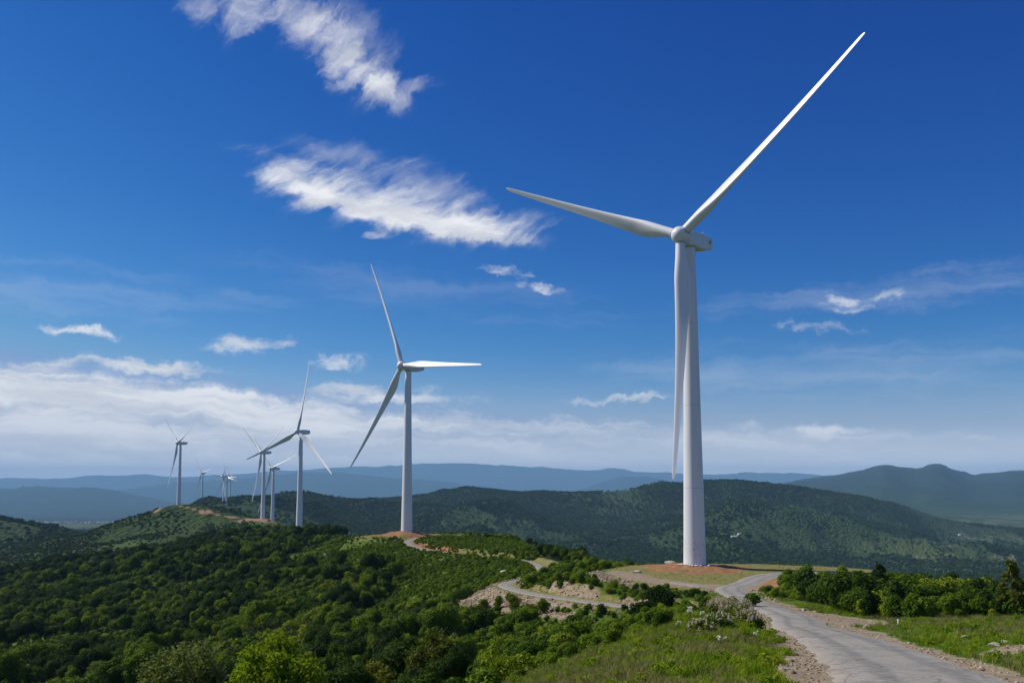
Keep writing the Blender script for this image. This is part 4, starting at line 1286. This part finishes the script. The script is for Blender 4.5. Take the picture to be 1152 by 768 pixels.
# ------------------------------------------------------------------ grass
def tuft(seed, n, h, spread, wid):
    g = np.random.default_rng(seed)
    V, Fc = [], []
    for k in range(n):
        a = g.uniform(0, 6.28); r0 = g.uniform(0, spread * .45); hh = h * g.uniform(.5, 1.1)
        bx, by = math.cos(a) * r0, math.sin(a) * r0
        b2 = g.uniform(0, 6.28); ln = g.uniform(.25, 1.1) * hh
        tx, ty = math.cos(b2) * ln, math.sin(b2) * ln
        sx, sy = -math.sin(b2) * wid / 2, math.cos(b2) * wid / 2
        o = len(V)
        V += [(bx - sx, by - sy, -.03), (bx + sx, by + sy, -.03), (bx + tx * .35 + sx * .8, by + ty * .35 + sy * .8, hh * .62), (bx + tx * .35 - sx * .8, by + ty * .35 - sy * .8, hh * .62),
              (bx + tx + sx * .15, by + ty + sy * .15, hh * .95), (bx + tx - sx * .15, by + ty - sy * .15, hh * .95)]
        Fc += [(o, o + 1, o + 2, o + 3), (o + 3, o + 2, o + 4, o + 5)]
    return np.array(V), np.array(Fc)


gs = [proto('tuft', *tuft(1, 34, .27, .55, .022), M['grass']), proto('tuft', *tuft(2, 30, .34, .5, .024), M['grass']), proto('tuft', *tuft(3, 34, .21, .6, .022), M['grass']),
      proto('dry_tuft', *tuft(4, 26, .32, .5, .018), M['dry_grass']), proto('dry_tuft', *tuft(5, 18, .42, .45, .016), M['dry_grass']),
      proto('herb', *leaf_cloud([(0, 0, .14, .26, .18), (.2, .1, .2, .18, .16), (-.15, .15, .25, .16, .18)], 260, .075, 91, out=.4), M['grass'])]
X1, Y1, g = jitter_grid(-4, 32, 22, 104, 0.34, 12)
px = grid_px(X1, Y1)
dm = line_dist(X1, Y1, main_line); 
bank = (px > 560) & (px < 905) & (dm[1] > 0) & (dm[0] > 4.6 + (fbm(X1 / 2, Y1 / 2, 2, 71) - .5) * 2.2) & (line_dist(X1, Y1, low_line)[0] > 2.6)
thin = np.where(Y1 > 65, 0.55, 0.95)
bank &= g.uniform(size=X1.size) < thin
A = (X1[bank], Y1[bank])
X2, Y2, g2 = jitter_grid(14, 100, 24, 150, 0.55, 13)
px = grid_px(X2, Y2); dm2 = line_dist(X2, Y2, main_line)
dirt, rock, dry, keep = zones_near(X2, Y2)
verge = (px > 890) & (px < 1560) & (dm2[1] < 0) & (dm2[0] > np.where(Y2 > 68, 3.3, 4.0) + (fbm(X2 / 2, Y2 / 2, 2, 72) - .5) * 2.0) & (rock < .4) & (dirt < .4) & (Y2 < 128) & (dm2[0] < 60) & ((dm2[0] < 17) | (px > 1060)) & ((dm2[0] < 30) | (g2.uniform(size=X2.size) < .5))
Bq = (X2[verge], Y2[verge])
X3, Y3, g3 = jitter_grid(-90, 90, 135, 440, 1.25, 14)
dirt, rock, dry3, keep = zones_near(X3, Y3)
px3 = grid_px(X3, Y3)
rim = (rock < .3) & (dirt < .35) & (forest_mask(X3, Y3) < .5) & (px3 > 420) & (px3 < 960) & (line_dist(X3, Y3, main_line)[0] > 3.6) & (line_dist(X3, Y3, low_line)[0] > 2.8) & (line_dist(X3, Y3, spur_line)[0] > 2.6)
rim &= (g3.uniform(size=X3.size) < np.where(poly_sdf(X3, Y3, PAD1) < 0, 0.35, 0.8)) & (np.hypot(X3 - T1[0], Y3 - T1[1]) > 9)
Cq = (X3[rim], Y3[rim])
X = np.concatenate([A[0], Bq[0], Cq[0]]); Y = np.concatenate([A[1], Bq[1], Cq[1]])
g = np.random.default_rng(15)
Z = height(X, Y)
px = grid_px(X, Y)
dryness = fbm(X / 3.2, Y / 3.2, 3, 66) + 0.30 * (1 - sstep(640, 790, px)) * (Y < 50) + np.where((px > 930) & (Y < 130), 0.11, 0) + np.where(poly_sdf(X, Y, PAD1) < 1, 0.12, 0) + np.where((px < 905) & (Y < 70), 0.03, 0)
isdry = g.uniform(size=X.size) < sstep(0.46, 0.72, dryness)
idx = np.where(isdry, g.integers(3, 5, X.size), g.integers(0, 3, X.size))
herb = (g.uniform(size=X.size) < 0.07 * sstep(.42, .62, fbm(X / 2.1, Y / 2.1, 3, 77))) & (Y < 130)
idx = np.where(herb, 5, idx)
sc = g.uniform(.6, 1.25, X.size) * (0.6 + 0.9 * fbm(X / 2.5, Y / 2.5, 3, 73)) * np.where(Y > 130, 1.25, 1.0) * np.where(poly_sdf(X, Y, PAD1) < 0, 0.6, 1.0)
print('grass', len(X))
scatter('grass', np.stack([X, Y, Z], 1), sc, g.uniform(0, 6.28, X.size), idx, gs, 'green and straw-coloured grass on the bank and along the road verges', 'grass')


# ------------------------------------------------------------------ stones
def rock_geo(seed, sub=2):
    import bmesh
    bm = bmesh.new(); bmesh.ops.create_icosphere(bm, subdivisions=sub, radius=.5)
    g = np.random.default_rng(seed)
    V = np.array([v.co[:] for v in bm.verts])
    for k in range(9):                              # chop flats
        d = g.normal(size=3); d /= np.linalg.norm(d); lim = g.uniform(.26, .42)
        q = V @ d; V = V - np.maximum(q - lim, 0)[:, None] * d
    V *= np.array([g.uniform(.9, 1.3), g.uniform(.8, 1.1), g.uniform(.55, .8)])
    Fc = np.array([[v.index for v in f.verts] for f in bm.faces]); bm.free()
    return V, Fc


stones = [proto('stone', *rock_geo(20 + i, 1), M['scree']) for i in range(5)]
X1, Y1, g = jitter_grid(5, 45, 24, 125, 0.21, 16)
d_, r_, y_, k_ = zones_near(X1, Y1)
dmr = line_dist(X1, Y1, main_line)[0]
a = (g.uniform(size=X1.size) < np.clip(r_, 0, 1) * 0.62 * sstep(.36, .62, fbm(X1 / 1.3, Y1 / 1.3, 3, 88)) * np.where(Y1 > 60, .7, 1)) & (dmr > np.where(Y1 > 68, 2.3, 3.0)) & (grid_px(X1, Y1) < 1240)
A = (X1[a], Y1[a], g.uniform(.03, .40, a.sum()) ** 1.35 * np.where(g.uniform(size=a.sum()) > .97, 2.0, 1))
X2, Y2, g = jitter_grid(-45, 46, 128, 240, 0.50, 17)
d_, r_, y_, k_ = zones_near(X2, Y2)
a = (g.uniform(size=X2.size) < np.clip(r_, 0, 1) * 0.9 * sstep(.28, .5, fbm(X2 / 2.5, Y2 / 2.5, 3, 89))) & (line_dist(X2, Y2, low_line)[0] > 2.5) & (poly_sdf(X2, Y2, PAD1) > 0.4) & (line_dist(X2, Y2, main_line)[0] > 3.3)
Bq = (X2[a], Y2[a], g.uniform(.16, .62, a.sum()) * np.where(g.uniform(size=a.sum()) > .95, 1.9, 1))
X, Y, Sx = [np.concatenate([p, q]) for p, q in zip(A, Bq)]
Z = height(X, Y)
print('stones', len(X))
g = np.random.default_rng(18)
scatter('stones', np.stack([X, Y, Z + np.where(Y > 128, .10, -.05) * Sx], 1), Sx, g.uniform(0, 6.28, X.size), g.integers(0, 5, X.size), stones, 'pale broken stones along the road edges and on the slopes under roads and pad', 'gravel')

for i, (q, row, Yd, sz, lab) in enumerate([
        (753, 631, 223, 2.2, 'pale boulder on the back edge of the earth pad left of the big tower'),
        (899, 684, 106, .7, 'flat pale rock lying right of the road by the thicket'), (912, 686, 104, .5, 'small pale rock right of the flat one beside the road'),
        (1077, 717, 58, .55, 'small white rock in the grass right of the road'), (1108, 725, 51, .6, 'pale rock on the bare patch at the right edge, left one'), (1121, 724, 52, .5, 'pale rock on the bare patch at the right edge, right one'),
        (968, 707, 76, .8, 'pale rock at the tip of the gravel wedge right of the road'), (715, 642, 204, 1.6, 'pale block at the left rim of the earth pad'),
        (668, 654, 222, 1.3, 'isolated pale rock left of the stone edge of the earth pad'), (567, 642, 262, 2.2, 'white rock on the green slope above the bend of the lower road')]):
    xx = (q - 576) / 1000 * Yd
    o = link_mesh('boulder', *rock_geo(50 + i, 3), M['stone'])
    o.location = (xx, Yd, hz(xx, Yd) + sz * .12); o.scale = (sz * 1.25, sz, sz * .8); o.rotation_euler = (0, 0, i * 1.3)
    tag(o, lab, 'rock')

# white-washed kerb stones round the two nearest towers
for t, who in ((TURB[0][0], 'largest turbine'), (TURB[1][0], 'second nearest turbine')):
    zb = t[2]
    V, Fc = lathe([(3.35, zb - .4), (3.35, zb + .70), (3.2, zb + .8), (2.6, zb + .82)], 40, cap=False)
    V = [(p[0] + t[0], p[1] + t[1], p[2]) for p in V]
    o = link_mesh('foundation', V, Fc, M['concrete'])
    o.parent = turbs[0] if who.startswith('largest') else turbs[1]
    o.matrix_parent_inverse = (Matrix.Translation(t) @ Matrix.Rotation(turbs[0 if who.startswith('largest') else 1].rotation_euler.z, 4, 'Z')).inverted()
gk = np.random.default_rng(8)
for k in range(26):
    a = gk.uniform(-2.9, 0.3) if k else -2.6
    rr = gk.uniform(3.5, 5.4); xx = TURB[0][0][0] + rr * math.cos(a); yy = TURB[0][0][1] + rr * math.sin(a)
    o = link_mesh('base_stone', *rock_geo(80 + k, 1), M['house_wall'])
    s = gk.uniform(.35, .75)
    o.location = (xx, yy, max(hz(xx, yy) + s * .15, TURB[0][0][2] + .8 if rr < 3.3 else -99)); o.scale = (s * 1.3, s, s * .8); o.rotation_euler.z = a
    tag(o, 'white stone in the ring at the foot of the largest turbine', 'stone', 'white stones at the foot of the largest turbine')


# ------------------------------------------------------------------ far houses, hut, marker post
def house(px, row, Y, w, d, h, label, rz=.3, cat='house'):
    if Y > 1000:
        ys_ = np.linspace(2250, 3700, 300)
        zz_ = height((px - 576) / 1000 * ys_, ys_)
        Y = float(ys_[np.argmin(np.abs(zz_ - np.array([at(px, row, q)[2] for q in ys_])))])
    xx = (px - 576) / 1000 * Y
    root = empty('house', (xx, Y, hz(xx, Y) - .3), rz)
    V, Fc = box(-w / 2, w / 2, -d / 2, d / 2, 0, h)
    V += [(-w / 2, 0, h * 1.55), (w / 2, 0, h * 1.55)]; Fc += [(3, 7, 8, 4, 0)][:0] + [(4, 7, 8), (5, 9, 6)]
    link_mesh('wall', V, Fc, M['house_wall'], root)
    e = .5
    sl = h * .55 / (d / 2)
    link_mesh('roof', [(-w / 2 - e, -d / 2 - e, h - e * sl + .05), (w / 2 + e, -d / 2 - e, h - e * sl + .05), (w / 2 + e, 0, h * 1.55 + .05), (-w / 2 - e, 0, h * 1.55 + .05), (w / 2 + e, d / 2 + e, h - e * sl + .05), (-w / 2 - e, d / 2 + e, h - e * sl + .05),
                       (-w / 2 - e, -d / 2 - e, h - e * sl + .35), (w / 2 + e, -d / 2 - e, h - e * sl + .35), (w / 2 + e, 0, h * 1.55 + .35), (-w / 2 - e, 0, h * 1.55 + .35), (w / 2 + e, d / 2 + e, h - e * sl + .35), (-w / 2 - e, d / 2 + e, h - e * sl + .35)],
              [(6, 7, 8, 9), (9, 8, 10, 11), (0, 3, 2, 1), (3, 5, 4, 2), (0, 1, 7, 6), (5, 11, 10, 4), (0, 6, 9, 3), (3, 9, 11, 5), (1, 2, 8, 7), (2, 4, 10, 8)], M['house_roof'], root)
    link_mesh('door', *box(-.6, .6, -d / 2 - .06, -d / 2 - .003, .3, 2.3), M['dark_metal'], root)
    tag(root, label, cat)


house(811, 603, 2700, 16, 9, 4.5, 'white house in the clearing just right of the big tower', .2)
house(824, 604, 2690, 20, 8, 3.2, 'long pale low house beside the white house in the clearing', .1)
house(829, 601, 2800, 8, 7, 3.5, 'tiny white house behind the long low one in the clearing', .5)
house(1075, 602, 3000, 14, 9, 4, 'pale house among the fields at the far right of the valley', .4)
house(370, 622, 400, 1.9, 1.6, 1.2, 'tiny white hut on the bright green slope left of the second turbine', .4, 'hut')

g = np.random.default_rng(31)
tv, tf = box(-.5, .5, -.35, .35, -.3, .5)
tsrc = [proto('town_house', np.array(tv + [(-.5, 0, .8), (.5, 0, .8)]), tf + [(4, 7, 8), (5, 9, 6), (4, 5, 9, 8), (7, 8, 9, 6)], M['town_wall'])]
tp = []
for cx_, cy_, k_, sx_, sy_ in ((-2900, 6300, 120, 330, 260), (-2500, 6700, 60, 260, 200)):
    tp.append(np.stack([cx_ + g.normal(size=k_) * sx_, cy_ + g.normal(size=k_) * sy_], 1))
tp = np.vstack(tp)
scatter('town', np.column_stack([tp, height(tp[:, 0], tp[:, 1])]), g.uniform(7, 15, len(tp)), g.uniform(0, 3.1, len(tp)), np.zeros(len(tp)), tsrc, 'pale far-off town spread over the hazy valley plain', 'town')
xx = (1003 - 576) / 1000 * 76
o = link_mesh('marker_post', *merge([box(-.05, .05, -.05, .05, -.3, .38), box(-.075, .075, -.075, .075, .38, .44), box(-.12, .12, -.12, .12, -.1, .08)]), M['house_wall'])
o.location = (xx, 76, hz(xx, 76)); o.rotation_euler = (0, 0.06, .3)
tag(o, 'short white marker post in the grass verge right of the road', 'post')


# ------------------------------------------------------------------ light, sky, air
SUN_EL, SUN_AZ = 46.0, -72.5                       # azimuth from +Y towards +X
sun = bpy.data.lights.new('sun', 'SUN'); sun.energy = 5.0; sun.angle = R(0.53); sun.color = (1.0, 0.94, 0.85)
so = bpy.data.objects.new('sun', sun); C.objects.link(so)
d = Vector((math.sin(R(SUN_AZ)) * math.cos(R(SUN_EL)), math.cos(R(SUN_AZ)) * math.cos(R(SUN_EL)), math.sin(R(SUN_EL))))
so.rotation_euler = d.to_track_quat('Z', 'Y').to_euler(); so.location = d * 300

wld = bpy.data.worlds.new('World'); S.world = wld; wld.use_nodes = True
n = N(wld.node_tree)
bg = n.n['Background']
sky = n.new('ShaderNodeTexSky'); sky.sky_type = 'NISHITA'; sky.sun_disc = False
sky.sun_elevation = R(SUN_EL); sky.sun_rotation = R(SUN_AZ)
sky.altitude = 900; sky.air_density = 1.0; sky.dust_density = 0.4; sky.ozone_density = 3.0
# the deep, saturated rendering of a polarised sky: each channel gets its own contrast
sc_ = n.new('ShaderNodeSeparateColor'); n.l.new(sky.outputs[0], sc_.inputs[0])
cc_ = n.new('ShaderNodeCombineColor')
n.put(cc_.inputs[0], n.m('POWER', n.m('MINIMUM', n.m('MULTIPLY', sc_.outputs[0], 0.345), 1.35), 3.3))
n.put(cc_.inputs[1], n.m('MULTIPLY', n.m('POWER', n.m('MINIMUM', n.m('MULTIPLY', sc_.outputs[1], 0.24), 1.3), 1.75), 2.85))
n.put(cc_.inputs[2], n.m('MULTIPLY', n.m('MINIMUM', sc_.outputs[2], 7.2), 1.09))
hs_out = cc_.outputs[0]
tcw = n.new('ShaderNodeTexCoord').outputs['Generated']
sp = n.new('ShaderNodeSeparateXYZ'); n.put(sp.inputs[0], tcw)
az = n.m('MULTIPLY', n.m('ARCTAN2', sp.outputs[0], sp.outputs[1]), 57.29578)
el = n.m('MULTIPLY', n.m('ARCSINE', sp.outputs[2]), 57.29578)
ae = n.comb(az, el)
warp = n.vm('SUBTRACT', n.noise(ae, 0.35, 4, 0.6, col=True), (0.5, 0.5, 0.5))
# fibrous texture: long threads, slanted
def rotated(a, stretch, wamt):
    ca, sa = math.cos(R(a)), math.sin(R(a))
    wx = n.vm('ADD', ae, n.vm('MULTIPLY', warp, (wamt, wamt, 0)))
    q = n.new('ShaderNodeSeparateXYZ'); n.put(q.inputs[0], wx)
    u = n.m('ADD', n.m('MULTIPLY', q.outputs[0], ca), n.m('MULTIPLY', q.outputs[1], sa))
    v = n.m('SUBTRACT', n.m('MULTIPLY', q.outputs[1], ca), n.m('MULTIPLY', q.outputs[0], sa))
    return n.comb(n.m('MULTIPLY', u, 1.0 / stretch), v)


def contrast(t, k): return n.m('ADD', n.m('MULTIPLY', n.m('SUBTRACT', t, 0.5), k), 0.5)


fib = contrast(n.noise(rotated(24, 4.5, 1.6), 0.95, 9, 0.60), 2.4)          # slanted cirrus threads
fi2 = contrast(n.noise(rotated(40, 3.0, 2.4), 0.8, 9, 0.62), 2.4)
puf = contrast(n.noise(rotated(-2, 4.2, 1.7), 1.25, 10, 0.64), 3.2)          # flat drawn-out puffs
bnk = n.noise(rotated(-2, 8.5, 1.8), 0.75, 9, 0.62)                           # broad sheets
bn2 = contrast(bnk, 3.3)


def dirdeg(px, py):
    a, b = ray(px, py)
    return math.degrees(math.atan2(a, 1)), math.degrees(math.atan2(b, math.hypot(a, 1)))


warp2 = n.vm('SUBTRACT', n.noise(ae, 1.1, 5, 0.65, col=True), (0.5, 0.5, 0.5))
wq = n.new('ShaderNodeSeparateXYZ'); n.put(wq.inputs[0], n.vm('ADD', n.vm('MULTIPLY', warp, (4.0, 1.8, 0)), n.vm('MULTIPLY', warp2, (2.2, 1.2, 0))))
azw, elw = n.m('ADD', az, wq.outputs[0]), n.m('ADD', el, wq.outputs[1])


wc = n.new('ShaderNodeSeparateXYZ'); n.put(wc.inputs[0], n.vm('ADD', n.vm('MULTIPLY', warp, (3.5, 1.6, 0)), n.vm('MULTIPLY', warp2, (0.7, 0.5, 0))))
azc, elc = n.m('ADD', az, wc.outputs[0]), n.m('ADD', el, wc.outputs[1])


def cloud(px, py, rx, ry, rot, tex, amt, cover=0.0, soft=0.95):
    """an elongated cloud centred on a bearing; radii in degrees"""
    a0, e0 = dirdeg(px, py)
    ci = tex in (fib, fi2)
    x = n.m('SUBTRACT', azc if ci else azw, a0); y = n.m('SUBTRACT', elc if ci else elw, e0)
    ca, sa = math.cos(R(rot)), math.sin(R(rot))
    u = n.m('DIVIDE', n.m('ADD', n.m('MULTIPLY', x, ca), n.m('MULTIPLY', y, sa)), rx)
    v = n.m('DIVIDE', n.m('SUBTRACT', n.m('MULTIPLY', y, ca), n.m('MULTIPLY', x, sa)), ry)
    r2 = n.m('ADD', n.m('MULTIPLY', u, u), n.m('MULTIPLY', v, v))
    if not ci: soft = soft * 1.15
    msk = n.m('EXPONENT', n.m('MULTIPLY', r2, -1.6))
    f = n.m('ADD', n.m('MULTIPLY', n.m('SUBTRACT', tex, 0.5), 0.75), msk)
    return n.m('MULTIPLY', n.m('MULTIPLY', n.ss(f, 0.18 - cover, 0.18 - cover + soft), n.ss(msk, 0.02, 0.35)), amt)


clouds = [
    cloud(225, 12, 2.0, 1.1, 25, fi2, .6, .02, 1.3), cloud(280, 12, 2.8, 1.9, 20, fi2, .7, .02, 1.25), cloud(340, 22, 3.4, 1.9, -16, fi2, .75, .02, 1.25), cloud(385, 62, 3.2, 1.9, -48, fi2, .8, .02, 1.2), cloud(430, 96, 2.6, 1.3, -30, fi2, .85, .02, 1.1), cloud(400, 40, 3.6, 2.4, -30, fi2, .35, 0, 1.3), cloud(465, 100, 2.0, .6, 10, fi2, .4, 0, 1.2),
    cloud(345, 208, 4.6, 1.7, -16, fib, .85, .04, 1.15), cloud(430, 232, 7.0, 1.9, -10, fib, .8, .08, 1.15), cloud(395, 232, 5.6, .8, -14, fib, .85, .32, .9), cloud(500, 254, 6.0, .62, -9, fib, .85, .32, .9), cloud(535, 254, 5.0, 1.3, -6, fib, .9, .05, 1.15), cloud(490, 215, 6.0, 1.6, -14, fib, .45, 0, 1.2), cloud(385, 172, 5.0, .9, -6, fib, .28, 0, 1.2), cloud(425, 265, 1.8, .4, 8, fib, .5), cloud(580, 250, 3.2, 1.0, 0, fib, .5, 0, 1.1),
    cloud(565, 306, 2.0, 0.45, -10, puf, .65), cloud(605, 320, 2.0, 0.45, -10, puf, .6), cloud(92, 373, 2.3, 0.36, -2, puf, .85, .1), cloud(270, 388, 2.6, .7, 2, puf, .75), cloud(310, 383, 2.2, .6, 6, puf, .7),
    cloud(378, 406, 1.9, 0.6, -2, puf, .9, .1), cloud(170, 412, 5.5, 0.55, -3, puf, .85, .1), cloud(55, 411, 3.0, .6, 4, puf, .8), cloud(30, 440, 5.0, .9, -4, bn2, .8, .1),
    cloud(400, 440, 3.8, .8, -3, puf, .8, .1), cloud(470, 446, 4.2, 0.7, -1, puf, .75), cloud(690, 449, 4.2, 0.36, 1, puf, .65, .1), cloud(680, 479, 3.0, 0.22, 1, puf, .5, .1),
    cloud(932, 483, 2.6, 0.42, 4, puf, .75, .15), cloud(1095, 494, 1.9, 0.22, 1, puf, .55, .1), cloud(945, 338, 1.6, .5, -12, puf, .6), cloud(960, 347, 1.6, .35, 0, puf, .5),
    cloud(1000, 333, 1.6, .45, 10, puf, .4), cloud(920, 370, 2.2, .4, -8, puf, .35), cloud(880, 362, 1.0, .3, 0, puf, .4), cloud(605, 502, .5, .2, 0, puf, .6, .2), cloud(500, 500, .4, .2, 0, puf, .5, .2),
    cloud(90, 446, 13.0, 1.5, -3, bn2, .92, .3, .8), cloud(330, 470, 13.0, 1.3, -3, bn2, .88, .22, .8), cloud(560, 480, 13.0, 0.8, -1, puf, .6, .12), cloud(90, 495, 20.0, 2.2, 0, bn2, .85, .4), cloud(460, 500, 14, 1.0, 0, bn2, .6, .2), cloud(720, 495, 12, .6, 0, puf, .4, .1),
    cloud(60, 325, 14, 1.8, 0, bn2, .12), cloud(1000, 330, 14, 1.5, 2, bn2, .14), cloud(900, 415, 16, 2.2, 0, bn2, .16), cloud(900, 500, 18.0, 1.3, 0, bn2, .45, .1), cloud(480, 330, 14, 2.0, -4, bn2, .08), cloud(640, 520, 30.0, 1.0, 0, bn2, .4, .2),
]
dn = clouds[0]
for c_ in clouds[1:]:
    # screen: 1-(1-a)(1-b)
    dn = n.m('SUBTRACT', n.m('ADD', dn, c_), n.m('MULTIPLY', dn, c_))
veil = n.m('MULTIPLY', n.m('POWER', n.ss(el, 11.0, 0.0), 2.4), n.m('ADD', 0.62, n.m('MULTIPLY', bnk, 0.30)), clamp=True)
hazy = n.mix(n.ss(el, 4.2, 0.6), (6.1, 6.5, 7.7), (15.6, 14.6, 14.6))
sky_c = n.mix(veil, hs_out, hazy)
ccol = n.mix(n.ss(bn2, 0.2, 0.9), (8.6, 8.8, 9.4), (11.3, 11.3, 11.5))
fin = n.mix(n.m('MULTIPLY', dn, n.ss(el, -0.2, 2.2)), sky_c, ccol)
# unseen cloud added beside and behind the viewer to whiten the fill light
behind = n.m('MULTIPLY', n.ss(n.m('ABSOLUTE', az), 48.0, 80.0), n.ss(n.noise(n.vm('MULTIPLY', tcw, (3.0, 3.0, 6.0)), 1.0, 6, 0.6), 0.42, 0.62))
fin = n.mix(n.m('MULTIPLY', behind, 0.14), fin, (6.4, 6.4, 6.5))
fin = n.mix(n.ss(el, -1.5, -0.2), (0.8, 1.1, 1.6), fin)      # what lies below the horizon of the land sheet
n.l.new(fin, bg.inputs['Color'])
bg.inputs['Strength'].default_value = 0.09

# the air
ZLOW = min(v.co.z for v in ground.data.vertices) - 1.0
ZTOP = max(max(v.co.z for v in ground.data.vertices) + 8.0, 150.0)
print('haze box', ZLOW, ZTOP)
hb = link_mesh('haze', *box(-44000, 44000, -5000, 43000, ZLOW, ZTOP), M['stone'])
hb.data.materials.clear()
hm = bpy.data.materials.new('haze'); hm.use_nodes = True
hn = hm.node_tree.nodes; hn.remove(hn['Principled BSDF'])
pv = hn.new('ShaderNodeVolumePrincipled'); pv.inputs['Color'].default_value = (0.38, 0.69, 1.0, 1); pv.inputs['Density'].default_value = 4.2e-5
pv.inputs['Anisotropy'].default_value = 0.0
hm.node_tree.links.new(pv.outputs[0], hn['Material Output'].inputs['Volume'])
hb.data.materials.append(hm)
hb['kind'] = 'stuff'

# ------------------------------------------------------------------ render settings
S.render.engine = 'CYCLES'
S.cycles.max_bounces = 6; S.cycles.diffuse_bounces = 3; S.cycles.transmission_bounces = 4; S.cycles.volume_bounces = 2
S.cycles.use_denoising = True
S.cycles.volume_max_steps = 64
S.view_settings.view_transform = 'Standard'; S.view_settings.look = 'None'
S.view_settings.exposure = -0.12; S.view_settings.gamma = 1.0; S.view_settings.use_curve_mapping = False
